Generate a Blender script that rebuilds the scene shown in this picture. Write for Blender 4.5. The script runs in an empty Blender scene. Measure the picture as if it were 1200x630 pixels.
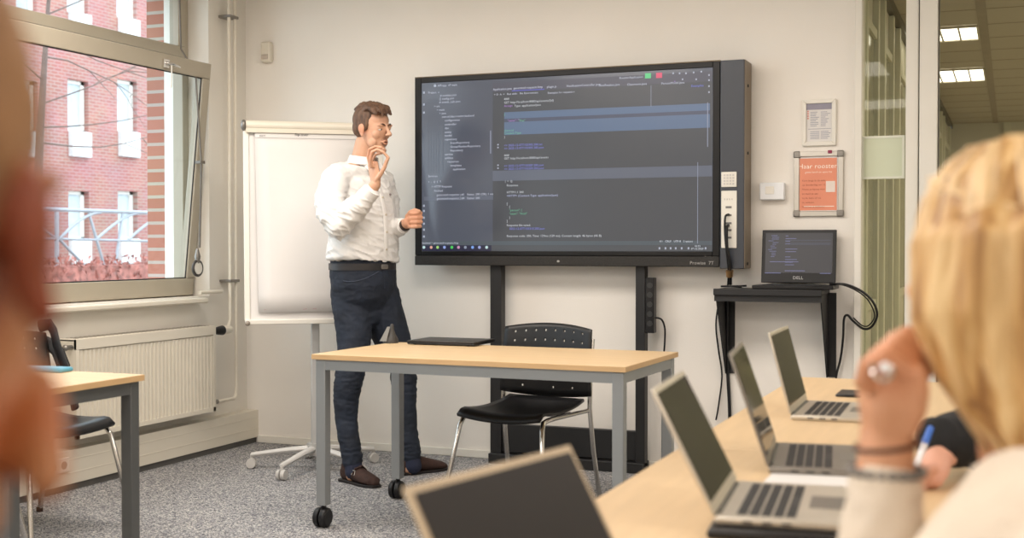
import bpy, bmesh, math, random
from mathutils import Vector, Matrix, noise, Euler
from math import sin, cos, pi, radians as R
SC = bpy.context.scene
COL = SC.collection
random.seed(7)

# ------------------------------------------------------------------ camera
FPX, CX, CY, HZ, CAMZ = 1450.0, 600.0, 315.0, 288.0, 1.19
TH = math.atan((1185 - CX) / FPX)
PI_ = math.atan((CY - HZ) / FPX)
FW = Vector((-sin(TH) * cos(PI_), cos(TH) * cos(PI_), -sin(PI_)))
RT = Vector((cos(TH), sin(TH), 0))
UP = RT.cross(FW)
CAM = Vector((0, 0, CAMZ))
cd = bpy.data.cameras.new('camera'); cam = bpy.data.objects.new('camera', cd); COL.objects.link(cam)
cam.location = CAM
cam.rotation_euler = Matrix((RT, UP, -FW)).transposed().to_euler()
cd.sensor_width = 36; cd.lens = FPX / 1200 * 36
cd.clip_start = 0.05; cd.clip_end = 200
cd.dof.use_dof = True; cd.dof.focus_distance = 6.6; cd.dof.aperture_fstop = 3.4
SC.camera = cam

# survey helpers: photograph pixel -> point of the room on a known plane / at a known distance
def ray(x, y): return RT * ((x - CX) / FPX) + UP * ((CY - y) / FPX) + FW
def onZ(x, y, z): r = ray(x, y); return CAM + r * ((z - CAMZ) / r.z)
def onY(x, y, Y): r = ray(x, y); return CAM + r * (Y / r.y)
def onX(x, y, X): r = ray(x, y); return CAM + r * (X / r.x)
def P(x, y, d): return CAM + ray(x, y) * d

# ------------------------------------------------------------------ light
SC.view_settings.view_transform = 'Standard'
SC.view_settings.look = 'None'
SC.view_settings.exposure = 0.0
SC.view_settings.gamma = 1.0
SC.view_settings.use_curve_mapping = False
W = bpy.data.worlds.new('overcast_sky'); SC.world = W; W.use_nodes = True
bg = W.node_tree.nodes['Background']
bg.inputs[0].default_value = (0.76, 0.88, 1.0, 1); bg.inputs[1].default_value = 4.0
LAMP_E = 10.4
LAMP_C = (1.0, 0.91, 0.825)

# ------------------------------------------------------------------ materials
MATS = {}
def mat(name, col, rough=0.5, metal=0.0, var=0.06, scale=8.0, bump=0.0, bscale=60.0, emit=None, est=1.0, coat=0.0,
        stretch=None, sss=0.0, spec=0.5, trans=0.0):
    if name in MATS: return MATS[name]
    m = bpy.data.materials.new(name); m.use_nodes = True; nt = m.node_tree; N = nt.nodes; L = nt.links
    b = N['Principled BSDF']
    b.inputs['Roughness'].default_value = rough; b.inputs['Metallic'].default_value = metal
    b.inputs['Specular IOR Level'].default_value = spec
    b.inputs['Coat Weight'].default_value = coat
    b.inputs['Transmission Weight'].default_value = trans
    if sss: 
        b.inputs['Subsurface Weight'].default_value = sss
        b.inputs['Subsurface Radius'].default_value = (0.012, 0.005, 0.003); b.inputs['Subsurface Scale'].default_value = 1.0
    tc = N.new('ShaderNodeTexCoord'); mp = N.new('ShaderNodeMapping'); L.new(tc.outputs['Object'], mp.inputs[0])
    if stretch: mp.inputs['Scale'].default_value = stretch
    nz = N.new('ShaderNodeTexNoise'); nz.inputs['Scale'].default_value = scale; nz.inputs['Detail'].default_value = 3
    L.new(mp.outputs[0], nz.inputs['Vector'])
    cr = N.new('ShaderNodeValToRGB')
    a = [max(0, c * (1 - var)) for c in col]; d = [min(1, c * (1 + var)) for c in col]
    cr.color_ramp.elements[0].color = (*a, 1); cr.color_ramp.elements[1].color = (*d, 1)
    cr.color_ramp.elements[0].position = 0.3; cr.color_ramp.elements[1].position = 0.7
    L.new(nz.outputs['Fac'], cr.inputs[0]); L.new(cr.outputs[0], b.inputs['Base Color'])
    if bump:
        n2 = N.new('ShaderNodeTexNoise'); n2.inputs['Scale'].default_value = bscale; n2.inputs['Detail'].default_value = 2
        L.new(mp.outputs[0], n2.inputs['Vector'])
        bp = N.new('ShaderNodeBump'); bp.inputs['Strength'].default_value = bump; bp.inputs['Distance'].default_value = 0.002
        L.new(n2.outputs['Fac'], bp.inputs['Height']); L.new(bp.outputs[0], b.inputs['Normal'])
    if emit:
        b.inputs['Emission Color'].default_value = (*emit, 1); b.inputs['Emission Strength'].default_value = est
    MATS[name] = m; return m

def s2l(r, g, b):
    f = lambda c: ((c / 255 + 0.055) / 1.055) ** 2.4 if c > 10 else c / 255 / 12.92
    return (f(r), f(g), f(b))

wall_m = mat('painted_fibre_wallpaper', s2l(240, 235, 227), 0.75, var=0.012, scale=3, bump=0.25, bscale=160)
wallL_m = mat('painted_plaster', s2l(232, 227, 217), 0.7, var=0.012, scale=3, bump=0.1, bscale=120)
white_m = mat('white_lacquer', s2l(232, 228, 218), 0.4, var=0.01)
cream_m = mat('cream_enamel', s2l(226, 219, 203), 0.35, var=0.01)
sash_m = mat('beige_window_paint', s2l(174, 165, 147), 0.45, var=0.02)
seal_m = mat('black_rubber', (0.015, 0.015, 0.016), 0.6)
wood_m = mat('birch_laminate', s2l(216, 187, 146), 0.38, var=0.07, scale=3, stretch=(1.2, 14, 14))
woodY_m = mat('birch_laminate_lengthwise', s2l(216, 187, 146), 0.38, var=0.05, scale=3, stretch=(14, 1.2, 14))
edge_m = mat('birch_edge_band', s2l(206, 170, 124), 0.45, var=0.04)
steel_m = mat('grey_painted_steel', s2l(146, 150, 152), 0.42, metal=0.35, var=0.02)
dsteel_m = mat('dark_grey_painted_steel', s2l(92, 94, 94), 0.45, metal=0.3, var=0.02)
chrome_m = mat('chrome', (0.62, 0.60, 0.57), 0.16, metal=1.0, var=0.01)
blackp_m = mat('black_plastic', (0.010, 0.010, 0.011), 0.38, var=0.1, spec=0.35)
blackm_m = mat('black_matt_metal', (0.011, 0.011, 0.012), 0.5, var=0.1)
bezel_m = mat('black_bezel', (0.007, 0.007, 0.008), 0.32, var=0.1, spec=0.3)
side_m = mat('charcoal_panel', s2l(62, 66, 74), 0.4, metal=0.1, var=0.04)
sideb_m = mat('brownish_grey_side', s2l(120, 106, 88), 0.45, var=0.03)
alu_m = mat('brushed_aluminium', s2l(196, 192, 184), 0.32, metal=0.75, var=0.03, scale=20, stretch=(1, 30, 1))
alud_m = mat('grey_aluminium', s2l(140, 136, 130), 0.34, metal=0.7, var=0.03)
glassy_m = mat('dark_glossy_screen', (0.008, 0.008, 0.008), 0.06, var=0.05, spec=0.22)
glassy_m.node_tree.nodes['Principled BSDF'].inputs['IOR'].default_value = 1.22
matte_scr_m = mat('dark_matte_screen', (0.016, 0.013, 0.012), 0.5, var=0.05, spec=.25)
key_m = mat('laptop_key', (0.02, 0.02, 0.022), 0.5)
paper_m = mat('white_paper', s2l(226, 223, 220), 0.7, var=0.006)
orange_m = mat('orange_print', s2l(228, 146, 116), 0.5, var=0.03)
castor_m = mat('grey_castor_plastic', s2l(196, 194, 190), 0.45)
blue_m = mat('light_blue_plastic', s2l(96, 168, 196), 0.4)
penb_m = mat('blue_plastic', s2l(60, 110, 200), 0.35)
pink_m = mat('dark_red_plastic', s2l(140, 30, 70), 0.4)
gold_m = mat('brass', (0.6, 0.36, 0.16), 0.3, metal=0.9)
silver_m = mat('silver', (0.75, 0.74, 0.72), 0.2, metal=1.0)

def carpet():
    m = bpy.data.materials.new('speckled_loop_carpet'); m.use_nodes = True; nt = m.node_tree; N = nt.nodes; L = nt.links
    b = N['Principled BSDF']; b.inputs['Roughness'].default_value = 0.95; b.inputs['Specular IOR Level'].default_value = 0.1
    tc = N.new('ShaderNodeTexCoord')
    v = N.new('ShaderNodeTexVoronoi'); v.inputs['Scale'].default_value = 170; L.new(tc.outputs['Object'], v.inputs['Vector'])
    bw = N.new('ShaderNodeSeparateColor'); L.new(v.outputs['Color'], bw.inputs[0])
    cr = N.new('ShaderNodeValToRGB'); e = cr.color_ramp; e.interpolation = 'CONSTANT'
    cols = [(0, s2l(84, 85, 90)), (0.16, s2l(122, 123, 128)), (0.42, s2l(148, 148, 150)), (0.66, s2l(174, 172, 170)), (0.86, s2l(202, 199, 193))]
    e.elements[0].color = (*cols[0][1], 1); e.elements[1].position = cols[1][0]; e.elements[1].color = (*cols[1][1], 1)
    for p, c in cols[2:]:
        q = e.elements.new(p); q.color = (*c, 1)
    L.new(bw.outputs[0], cr.inputs[0]); L.new(cr.outputs[0], b.inputs['Base Color'])
    bp = N.new('ShaderNodeBump'); bp.inputs['Strength'].default_value = 0.6; bp.inputs['Distance'].default_value = 0.004
    L.new(v.outputs['Distance'], bp.inputs['Height']); L.new(bp.outputs[0], b.inputs['Normal'])
    return m
def bricks(name, c1, c2, mortar, sx, ms=0.02, rot=None, bw=0.5, rh=0.25, rough=0.85):
    m = bpy.data.materials.new(name); m.use_nodes = True; nt = m.node_tree; N = nt.nodes; L = nt.links
    b = N['Principled BSDF']; b.inputs['Roughness'].default_value = rough
    tc = N.new('ShaderNodeTexCoord'); sp = N.new('ShaderNodeSeparateXYZ'); L.new(tc.outputs['Object'], sp.inputs[0])
    cb = N.new('ShaderNodeCombineXYZ'); L.new(sp.outputs[rot or 'Y'], cb.inputs[0]); L.new(sp.outputs['Z'], cb.inputs[1])
    t = N.new('ShaderNodeTexBrick'); L.new(cb.outputs[0], t.inputs['Vector'])
    t.inputs['Color1'].default_value = (*c1, 1); t.inputs['Color2'].default_value = (*c2, 1); t.inputs['Mortar'].default_value = (*mortar, 1)
    t.inputs['Scale'].default_value = sx; t.inputs['Mortar Size'].default_value = ms; t.inputs['Brick Width'].default_value = bw; t.inputs['Row Height'].default_value = rh
    n = N.new('ShaderNodeTexNoise'); n.inputs['Scale'].default_value = 1.3; L.new(tc.outputs['Object'], n.inputs['Vector'])
    mx = N.new('ShaderNodeMix'); mx.data_type = 'RGBA'; mx.blend_type = 'MULTIPLY'; mx.inputs[0].default_value = 0.3
    L.new(t.outputs[0], mx.inputs[6]); L.new(n.outputs['Color'], mx.inputs[7]); L.new(mx.outputs[2], b.inputs['Base Color'])
    return m
def glass(name, tint=(1, 1, 1), refl=0.09, rough=0.0):
    m = bpy.data.materials.new(name); m.use_nodes = True; nt = m.node_tree; N = nt.nodes; L = nt.links
    N.remove(N['Principled BSDF']); o = N['Material Output']
    t = N.new('ShaderNodeBsdfTransparent'); t.inputs[0].default_value = (*tint, 1)
    g = N.new('ShaderNodeBsdfGlossy'); g.inputs['Roughness'].default_value = rough
    lw = N.new('ShaderNodeLayerWeight'); lw.inputs[0].default_value = .5
    pw = N.new('ShaderNodeMath'); pw.operation = 'POWER'; pw.inputs[1].default_value = 4; L.new(lw.outputs['Facing'], pw.inputs[0])
    f = N.new('ShaderNodeMath'); f.operation = 'MULTIPLY_ADD'; f.inputs[1].default_value = .4; f.inputs[2].default_value = .012; L.new(pw.outputs[0], f.inputs[0])
    x = N.new('ShaderNodeMixShader'); L.new(f.outputs[0], x.inputs[0]); L.new(t.outputs[0], x.inputs[1]); L.new(g.outputs[0], x.inputs[2]); L.new(x.outputs[0], o.inputs[0])
    return m
glass_m = glass('window_glass', (0.93, 0.95, 0.94))
gglass_m = glass('greenish_partition_glass', (0.92, 0.93, 0.88))
def emis(name, col, s):
    if name in MATS: return MATS[name]
    m = bpy.data.materials.new(name); m.use_nodes = True; nt = m.node_tree; N = nt.nodes; L = nt.links
    b = N['Principled BSDF']; b.inputs['Base Color'].default_value = (0.02, 0.02, 0.02, 1)
    b.inputs['Emission Color'].default_value = (*col, 1); b.inputs['Emission Strength'].default_value = s
    b.inputs['Roughness'].default_value = 0.3
    MATS[name] = m; return m

# ------------------------------------------------------------------ mesh builder
class MB:
    def __init__(s): s.v = []; s.f = []
    def add(s, vs, fs, M=None):
        o = len(s.v)
        s.v += [tuple(M @ Vector(v)) if M else tuple(v) for v in vs]
        s.f += [tuple(i + o for i in f) for f in fs]; return s
    def box(s, a, b, M=None):
        x0, x1 = sorted((a[0], b[0])); y0, y1 = sorted((a[1], b[1])); z0, z1 = sorted((a[2], b[2]))
        vs = [(x0, y0, z0), (x1, y0, z0), (x1, y1, z0), (x0, y1, z0), (x0, y0, z1), (x1, y0, z1), (x1, y1, z1), (x0, y1, z1)]
        return s.add(vs, [(3, 2, 1, 0), (4, 5, 6, 7), (0, 1, 5, 4), (1, 2, 6, 5), (2, 3, 7, 6), (3, 0, 4, 7)], M)
    def beam(s, p, q, w, h, ref=(0, 0, 1)):
        p = Vector(p); q = Vector(q); t = (q - p).normalized(); a = t.cross(Vector(ref))
        if a.length < 1e-4: a = t.cross(Vector((1, 0, 0)))
        a.normalize(); b = a.cross(t)
        vs = []
        for c in (p, q):
            for i, j in ((-1, -1), (1, -1), (1, 1), (-1, 1)): vs.append(c + a * i * w / 2 + b * j * h / 2)
        return s.add(vs, [(0, 1, 2, 3), (7, 6, 5, 4), (0, 4, 5, 1), (1, 5, 6, 2), (2, 6, 7, 3), (3, 7, 4, 0)])
    def loft(s, pts, rad, n=14, ref=(0, 0, 1), caps=True, dome=True):
        # pts: centres; rad: r or (ra, rb): ra along tangent x ref, rb along the other axis
        pts = [Vector(p) for p in pts]; rad = [(r, r) if not isinstance(r, (tuple, list)) else r for r in rad]
        T = []
        for i in range(len(pts)):
            t = pts[min(i + 1, len(pts) - 1)] - pts[max(i - 1, 0)]
            T.append(t.normalized() if t.length > 1e-9 else Vector((0, 0, 1)))
        rings = []; ref = Vector(ref); pa = None
        def frame(t):
            nonlocal pa
            if pa is None:
                a = t.cross(ref)
                if a.length < 0.05: a = t.cross(Vector((0.3, 1, 0.1)))
            else: a = pa - t * pa.dot(t)
            a.normalize(); pa = a; return a, t.cross(a)
        F = [frame(t) for t in T]
        if dome:
            for k in (0.35, 0.75):
                i = 0; a, b = F[0]; r = min(rad[0]); q = sin(math.acos(1 - k)) if k < 1 else 1
                rings.append((pts[0] - T[0] * r * (1 - k), rad[0][0] * math.sqrt(1 - (1 - k) ** 2), rad[0][1] * math.sqrt(1 - (1 - k) ** 2), a, b))
        for i in range(len(pts)): rings.append((pts[i], rad[i][0], rad[i][1], *F[i]))
        if dome:
            for k in (0.75, 0.35):
                a, b = F[-1]; r = min(rad[-1])
                rings.append((pts[-1] + T[-1] * r * (1 - k), rad[-1][0] * math.sqrt(1 - (1 - k) ** 2), rad[-1][1] * math.sqrt(1 - (1 - k) ** 2), a, b))
        vs = []; fs = []
        for c, ra, rb, a, b in rings:
            for j in range(n):
                g = 2 * pi * j / n; vs.append(c + a * cos(g) * ra + b * sin(g) * rb)
        m = len(rings)
        for i in range(m - 1):
            for j in range(n):
                fs.append((i * n + j, i * n + (j + 1) % n, (i + 1) * n + (j + 1) % n, (i + 1) * n + j))
        if caps:
            vs.append(pts[0] - (T[0] * min(rad[0]) if dome else Vector())); vs.append(pts[-1] + (T[-1] * min(rad[-1]) if dome else Vector()))
            for j in range(n):
                fs.append((m * n, (j + 1) % n, j)); fs.append((m * n + 1, (m - 1) * n + j, (m - 1) * n + (j + 1) % n))
        return s.add(vs, fs)
    def tube(s, pts, r, n=10): return s.loft(pts, [r] * len(pts), n, dome=False)
    def cyl(s, p, q, r, n=24): return s.loft([p, q], [r, r], n, dome=False)
    def ell(s, c, r, M=None, n=20, m=12):
        vs = [(c[0], c[1], c[2] + r[2])]; fs = []
        for i in range(1, m):
            for j in range(n):
                a = pi * i / m; g = 2 * pi * j / n
                vs.append((c[0] + r[0] * sin(a) * cos(g), c[1] + r[1] * sin(a) * sin(g), c[2] + r[2] * cos(a)))
        vs.append((c[0], c[1], c[2] - r[2])); L_ = len(vs) - 1
        for j in range(n):
            fs.append((0, 1 + j, 1 + (j + 1) % n)); fs.append((L_, 1 + (m - 2) * n + (j + 1) % n, 1 + (m - 2) * n + j))
        for i in range(m - 2):
            for j in range(n):
                fs.append((1 + i * n + j, 1 + (i + 1) * n + j, 1 + (i + 1) * n + (j + 1) % n, 1 + i * n + (j + 1) % n))
        return s.add(vs, fs, M)
    def prism(s, poly, off, M=None):
        n = len(poly); off = Vector(off); vs = [Vector(p) for p in poly] + [Vector(p) + off for p in poly]
        return s.add(vs, [tuple(range(n))[::-1], tuple(range(n, 2 * n))] + [(i, (i + 1) % n, n + (i + 1) % n, n + i) for i in range(n)], M)
    def mesh(s, name):
        me = bpy.data.meshes.new(name); me.from_pydata(s.v, [], s.f); 
        b = bmesh.new(); b.from_mesh(me); bmesh.ops.recalc_face_normals(b, faces=b.faces); b.to_mesh(me); b.free()
        return me
def smooth(me, ang=35):
    for p in me.polygons: p.use_smooth = True
    try: me.set_sharp_from_angle(angle=R(ang))
    except Exception: pass
INV = {}
def link(name, me, m, parent=None, ang=35):
    smooth(me, ang)
    o = bpy.data.objects.new(name, me); COL.objects.link(o)
    if m: me.materials.clear(); me.materials.append(m)
    if parent is not None:
        o.parent = parent
        if parent.name in INV: o.matrix_parent_inverse = INV[parent.name]
    return o
def obj(name, mb, m, parent=None, bevel=0, seg=2, ang=35, label=None, local=False):
    o = link(name, mb.mesh(name), m, parent, ang)
    if local: o.matrix_parent_inverse = Matrix.Identity(4)
    if bevel:
        b = o.modifiers.new('bevel', 'BEVEL'); b.width = bevel; b.segments = seg; b.limit_method = 'ANGLE'; b.angle_limit = R(40)
    if label: o['label'] = label
    return o
def thing(name, label, cat, loc=(0, 0, 0), rz=0, group=None, local=False):
    o = bpy.data.objects.new(name, None); COL.objects.link(o); o.empty_display_size = 0.1
    o.location = loc; o.rotation_euler = (0, 0, rz); o['label'] = label; o['category'] = cat
    if group: o['group'] = group
    if not local: INV[o.name] = (Matrix.Translation(Vector(loc)) @ Matrix.Rotation(rz, 4, 'Z')).inverted()
    return o
def tag(o, label, cat, group=None, kind=None):
    o['label'] = label; o['category'] = cat
    if group: o['group'] = group
    if kind: o['kind'] = kind
    return o
def struct(name, mb, m, bevel=0, ang=35):
    o = obj(name, mb, m, None, bevel, ang=ang); o['kind'] = 'structure'; return o
def fuse_mesh(mb, voxel, it=3, fac=0.5, adapt=0):
    me = mb.mesh('tmp'); o = bpy.data.objects.new('tmp', me); COL.objects.link(o)
    r = o.modifiers.new('r', 'REMESH'); r.mode = 'VOXEL'; r.voxel_size = voxel; r.adaptivity = adapt
    if it:
        s = o.modifiers.new('s', 'SMOOTH'); s.iterations = it; s.factor = fac
    dg = bpy.context.evaluated_depsgraph_get(); dg.update()
    me2 = bpy.data.meshes.new_from_object(o.evaluated_get(dg), depsgraph=dg)
    bpy.data.objects.remove(o); bpy.data.meshes.remove(me)
    return me2
def fuse(name, mb, m, parent=None, voxel=0.004, it=3, disp=None, label=None):
    me = fuse_mesh(mb, voxel, it)
    if disp:
        ns = [v.normal.copy() for v in me.vertices]
        for v, n in zip(me.vertices, ns):
            v.co += n * disp(v.co)
    me.name = name
    o = link(name, me, m, parent, 80)
    if label: o['label'] = label
    return o
def text_mesh(name, items, m, parent, plane, mono=False):
    # items: (pos, size, text [, align]) on a wall facing -Y (plane 'Y')
    mb = MB(); dg = None
    for it in items:
        pos, size, txt = it[:3]
        c = bpy.data.curves.new('t', 'FONT'); c.body = txt; c.size = size; c.extrude = 0.0002; c.resolution_u = 2
        if len(it) > 3: c.align_x = it[3]
        c.space_character = 1.05
        o = bpy.data.objects.new('t', c); COL.objects.link(o)
        dg = bpy.context.evaluated_depsgraph_get(); dg.update()
        me = bpy.data.meshes.new_from_object(o.evaluated_get(dg), depsgraph=dg)
        M = Matrix.Translation(Vector(pos)) @ plane
        mb.add([v.co.copy() for v in me.vertices], [tuple(p.vertices) for p in me.polygons], M)
        bpy.data.objects.remove(o); bpy.data.curves.remove(c); bpy.data.meshes.remove(me)
    me = bpy.data.meshes.new(name); me.from_pydata(mb.v, [], mb.f)
    o = bpy.data.objects.new(name, me); COL.objects.link(o); me.materials.append(m); o.parent = parent
    if parent is not None and parent.name in INV: o.matrix_parent_inverse = INV[parent.name]
    return o
FACE_Y = Matrix.Rotation(R(90), 4, 'X')     # text plane facing -Y
# ================================================================== THE ROOM
XL, YB, ZC = -4.31, 6.37, 2.78
XR, YF = 2.9, -3.4
struct('floor', MB().box((XL - .0, YF, -.1), (XR, YB + .02, 0)), carpet())
struct('ceiling', MB().box((XL, YF, ZC), (XR, YB, ZC + .1)), mat('white_ceiling_tiles', s2l(232, 228, 220), 0.85, var=0.01))
Yr = 5.995
m = MB()                                              # left wall with three window openings
zs, zt = 0.90, 2.70
opens = [(4.25, Yr), (2.0, 3.75), (-.4, 1.35)]  # openings after the first are unseen, added to let in daylight
m.box((-4.79, YF, -.1), (XL, YB, zs)); m.box((-4.79, YF, zt), (XL, YB, ZC + .1))
segs = [(YF, -.4), (1.35, 2.0), (3.75, 4.25), (Yr, YB + .1)]
for a, b in segs: m.box((-4.5, a, zs), (XL, b, zt))
struct('wall_left', m, wallL_m)
brick_near = bricks('near_red_brick', s2l(196, 134, 114), s2l(184, 120, 102), s2l(196, 182, 172), 1.0, ms=.010, rot='X', bw=.31, rh=.078)
m = MB()
for a, b in segs: m.box((-4.79, a + (.055 if a > YF else 0), zs), (-4.665, b - .055 if b < YB else b, zt))
m.box((-4.83, YF, zt), (-4.79, YB + .1, 6))
struct('trim_1', m, brick_near)                      # outer brick leaf at the window reveals
m = MB()
for a, b in segs: m.box((-4.665, a + (.055 if a > YF else 0), zs), (-4.5, b - .055 if b < YB else b, zt))
struct('trim_2', m, white_m)                         # white outer reveal boards
struct('wall_back', MB().box((XL, YB, -.1), (-.715, YB + .1, ZC)), wall_m)
struct('wall_right', MB().box((XR, YF, -.1), (XR + .1, YB, ZC)), wall_m)
struct('wall_front', MB().box((XL, YF - .1, -.1), (XR, YF, ZC)), wall_m)
struct('baseboard_back', MB().box((XL + .08, YB - .014, 0), (-.715, YB, .045)), white_m, .004)
# wall duct along the window wall
m = MB(); m.box((XL, YF, .034), (-4.23, YB, .198))
for z in (.085, .15): m.box((-4.2305, YF, z), (-4.2285, YB, z + .006))
struct('trim_3', m, cream_m, .003)
struct('baseboard_left', MB().box((XL, YF, 0), (-4.245, YB, .034)), mat('dark_grey_plinth', s2l(96, 94, 90), .6))
# double socket on the duct
so = thing('wall_socket', 'small white double wall socket on the duct below the radiator', 'socket', (-4.228, 4.66, .135))
obj('faceplate', MB().box((-4.229, 4.59, .10), (-4.219, 4.735, .17)), white_m, so, .003)
for y in (4.627, 4.698): obj('socket_hole', MB().cyl((-4.2195, y, .135), (-4.2175, y, .135), .019), mat('socket_grey', s2l(150, 140, 128), .5), so)

# ---- windows
def window(idx, y0, y1, tilt):
    fr = MB(); xf, xb = -4.45, -4.52; w = .055
    fr.box((xb, y0, zs), (xf, y1, zs + .05)); fr.box((xb, y0, zt - .05), (xf, y1, zt))
    fr.box((xb, y0, zs + .05), (xf, y0 + w, zt - .05)); fr.box((xb, y1 - w, zs + .05), (xf, y1, zt - .05))
    fr.box((xb + .004, y0 + w, 2.245), (xf - .004, y1 - w, 2.285))
    f = struct('window_%d' % idx, fr, sash_m, .004)
    # upper fixed light
    u = MB(); a, b = y0 + .04, y1 - .05; c, d = 2.275, zt - .03
    u.box((-4.50, a, c), (-4.435, b, c + .062)); u.box((-4.50, a, d - .06), (-4.435, b, d)); u.box((-4.50, a, c + .062), (-4.435, a + .06, d - .06)); u.box((-4.50, b - .06, c + .062), (-4.435, b, d - .06))
    obj('upper_sash', u, sash_m, f, .004)
    obj('upper_pane', MB().box((-4.475, a + .05, c + .05), (-4.471, b - .05, d - .05)), glass_m, f)
    # lower sash, hinged at its bottom edge
    M = Matrix.Translation((-4.45, 0, .91)) @ Matrix.Rotation(R(tilt), 4, 'Y')
    s = MB(); h = 1.335; a, b = y0 + .03, y1 - .028; t0, t1 = -.012, .045
    s.box((t0, a, 0), (t1, b, .098), M); s.box((t0, a, h - .088), (t1, b, h), M); s.box((t0, a, .098), (t1, a + .066, h - .088), M); s.box((t0, b - .066, .098), (t1, b, h - .088), M)
    obj('tilting_sash', s, sash_m, f, .004)
    obj('lower_pane', MB().box((.012, a + .06, .09), (.016, b - .06, h - .08), M), glass_m, f)
    g = MB(); i = .006
    for q in ((a + .066, a + .066 + i), (b - .066 - i, b - .066)): g.box((.03, q[0], .098), (.034, q[1], h - .088), M)
    g.box((.03, a + .066, .098), (.034, b - .066, .104), M); g.box((.03, a + .066, h - .094), (.034, b - .066, h - .088), M)
    obj('glazing_seal', g, seal_m, f)
    if tilt:
        hnd = MB(); yh = 5.56
        hnd.box((t1, yh - .035, h - .075), (t1 + .014, yh + .012, h - .03), M); hnd.loft([M @ Vector((t1 + .02, yh - .01, h - .05)), M @ Vector((t1 + .035, yh + .02, h - .052)), M @ Vector((t1 + .035, yh + .075, h - .06))], [.008, .008, .006])
        hd = obj('window_handle', hnd, silver_m, f, label='small silver turn handle with a white pull tape')
        tp = MB(); p0 = M @ Vector((t1 + .03, yh + .01, h - .055)); tp.tube([p0, p0 + Vector((.002, -.002, -.06)), p0 + Vector((.001, -.006, -.125))], .0035, 6)
        obj('pull_tape', tp, white_m, hd)
        st = MB()
        for yy in (4.98, 5.76):
            st.box((-4.452, yy, .893), (-4.425, yy + .09, .908)); st.box((-4.44, yy + .03, .868), (-4.41, yy + .06, .897))
        obj('sash_catch', st, alud_m, f, .002)
for i, (a, b) in enumerate(opens): window(i + 1, a, b, 5.85 if i == 0 else 0)
m = MB()
for a, b in opens:
    m.box((-4.45, a, .868), (-4.312, b, .898)); m.box((-4.309, a - .15, .868), (-4.225, 5.87 if b == Yr else b + .1, .896))
struct('trim_4', m, cream_m, .008)                   # window boards

# opener rod and hand crank beside the window
cr = thing('window_opener', 'grey window opener rod with a round crank wheel beside the window', 'window opener', (-4.27, 5.83, 1.0))
rod = [(-4.36, 5.79, 2.7), (-4.355, 5.80, 2.3), onX(229, 85, -4.29), onX(236, 190, -4.28), onX(234, 290, -4.28)]
obj('rod', MB().tube(rod, .0055, 8), mat('grey_rod', s2l(112, 106, 98), .4, metal=.5), cr)
c0 = onX(231.5, 313, -4.275)
obj('crank_housing', MB().loft([c0 + Vector((0, 0, .10)), c0 + Vector((0, 0, .06)), c0 + Vector((0, 0, .03))], [.008, .018, .012]), alud_m, cr)
wh = MB(); wh.loft([c0 + Vector((cos(t) * .0, sin(t) * .042, cos(t) * .042 - .005)) for t in [2 * pi * k / 20 for k in range(21)]], [.008] * 21, 8, ref=(1, 0, 0), dome=False)
w1 = obj('crank_wheel', wh, mat('charcoal_ring', s2l(70, 68, 66), .4), cr)
obj('wheel_disc', MB().cyl(c0 + Vector((-.012, 0, -.005)), c0 + Vector((.008, 0, -.005)), .034), white_m, w1)
br = MB(); q = onX(236, 190, -4.28); br.box(q + Vector((-.03, -.02, -.008)), q + Vector((.01, .02, .008))); obj('rod_clip', br, mat('grey_rod', (.1, .1, .1)), cr)

# radiator
rd = thing('radiator', 'long cream panel radiator under the window', 'radiator', (-4.2, 5.3, .25))
y0, y1, z0, z1, xf = 4.745, 5.875, .254, .738, -4.185
pm = MB(); n = 35; vs = []
prof = []
pit = (y1 - y0 - .04) / n
for k in range(n):
    s0 = y0 + .02 + k * pit
    prof += [(xf - .009, s0), (xf - .009, s0 + pit * .22), (xf, s0 + pit * .38), (xf, s0 + pit * .84)]
prof += [(xf - .009, y1 - .02)]
vs = [(x, y, z0 + .022) for x, y in prof] + [(x, y, z1 - .055) for x, y in prof]; q = len(prof)
pm.add(vs, [(i, i + 1, q + i + 1, q + i) for i in range(q - 1)])
pm.box((xf - .012, y0, z0), (xf + .002, y1, z0 + .024)); pm.box((xf - .012, y0, z1 - .05), (xf + .003, y1, z1))
pm.box((xf - .012, y0, z0), (xf + .002, y0 + .022, z1)); pm.box((xf - .012, y1 - .022, z0), (xf + .002, y1, z1))
pm.box((xf - .016, y0 + .005, z0 + .002), (xf - .012, y1 - .005, z1 - .002))
obj('front_panel', pm, cream_m, rd)
gt = MB(); gt.box((-4.29, y0, z1 - .012), (xf, y1, z1 + .002)); gt.box((-4.29, y0, z0 + .02), (-4.275, y1, z1 - .02)); gt.box((-4.285, y0, z0 + .01), (xf - .01, y0 + .006, z1)); gt.box((-4.285, y1 - .006, z0 + .01), (xf - .01, y1, z1))
obj('casing', gt, cream_m, rd, .003)
sl = MB()
for k in range(34): sl.box((-4.275, y0 + .03 + k * .032, z1 + .002), (-4.2, y0 + .038 + k * .032, z1 + .0035))
obj('top_grille', sl, mat('grille_shadow_grey', s2l(120, 114, 104), .6), rd)
for y in (y0 + .15, y1 - .15): obj('bracket', MB().box((-4.309, y - .02, z0 + .05), (-4.285, y + .02, z1 - .06)), white_m, rd)
vn = MB(); vn.cyl((-4.21, y0, .70), (-4.21, y0 - .035, .70), .012); vn.ell((-4.21, y0 - .045, .70), (.016, .014, .016)); obj('bleed_valve', vn, alud_m, rd)
vv = MB(); vv.loft([(-4.21, y1, .71), (-4.21, y1 + .03, .708), (-4.21, y1 + .05, .705), (-4.21, y1 + .10, .705)], [.009, .012, .022, .028], 20, ref=(0, 0, 1), dome=False)
obj('thermostat_knob', vv, blackp_m, rd)
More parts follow.
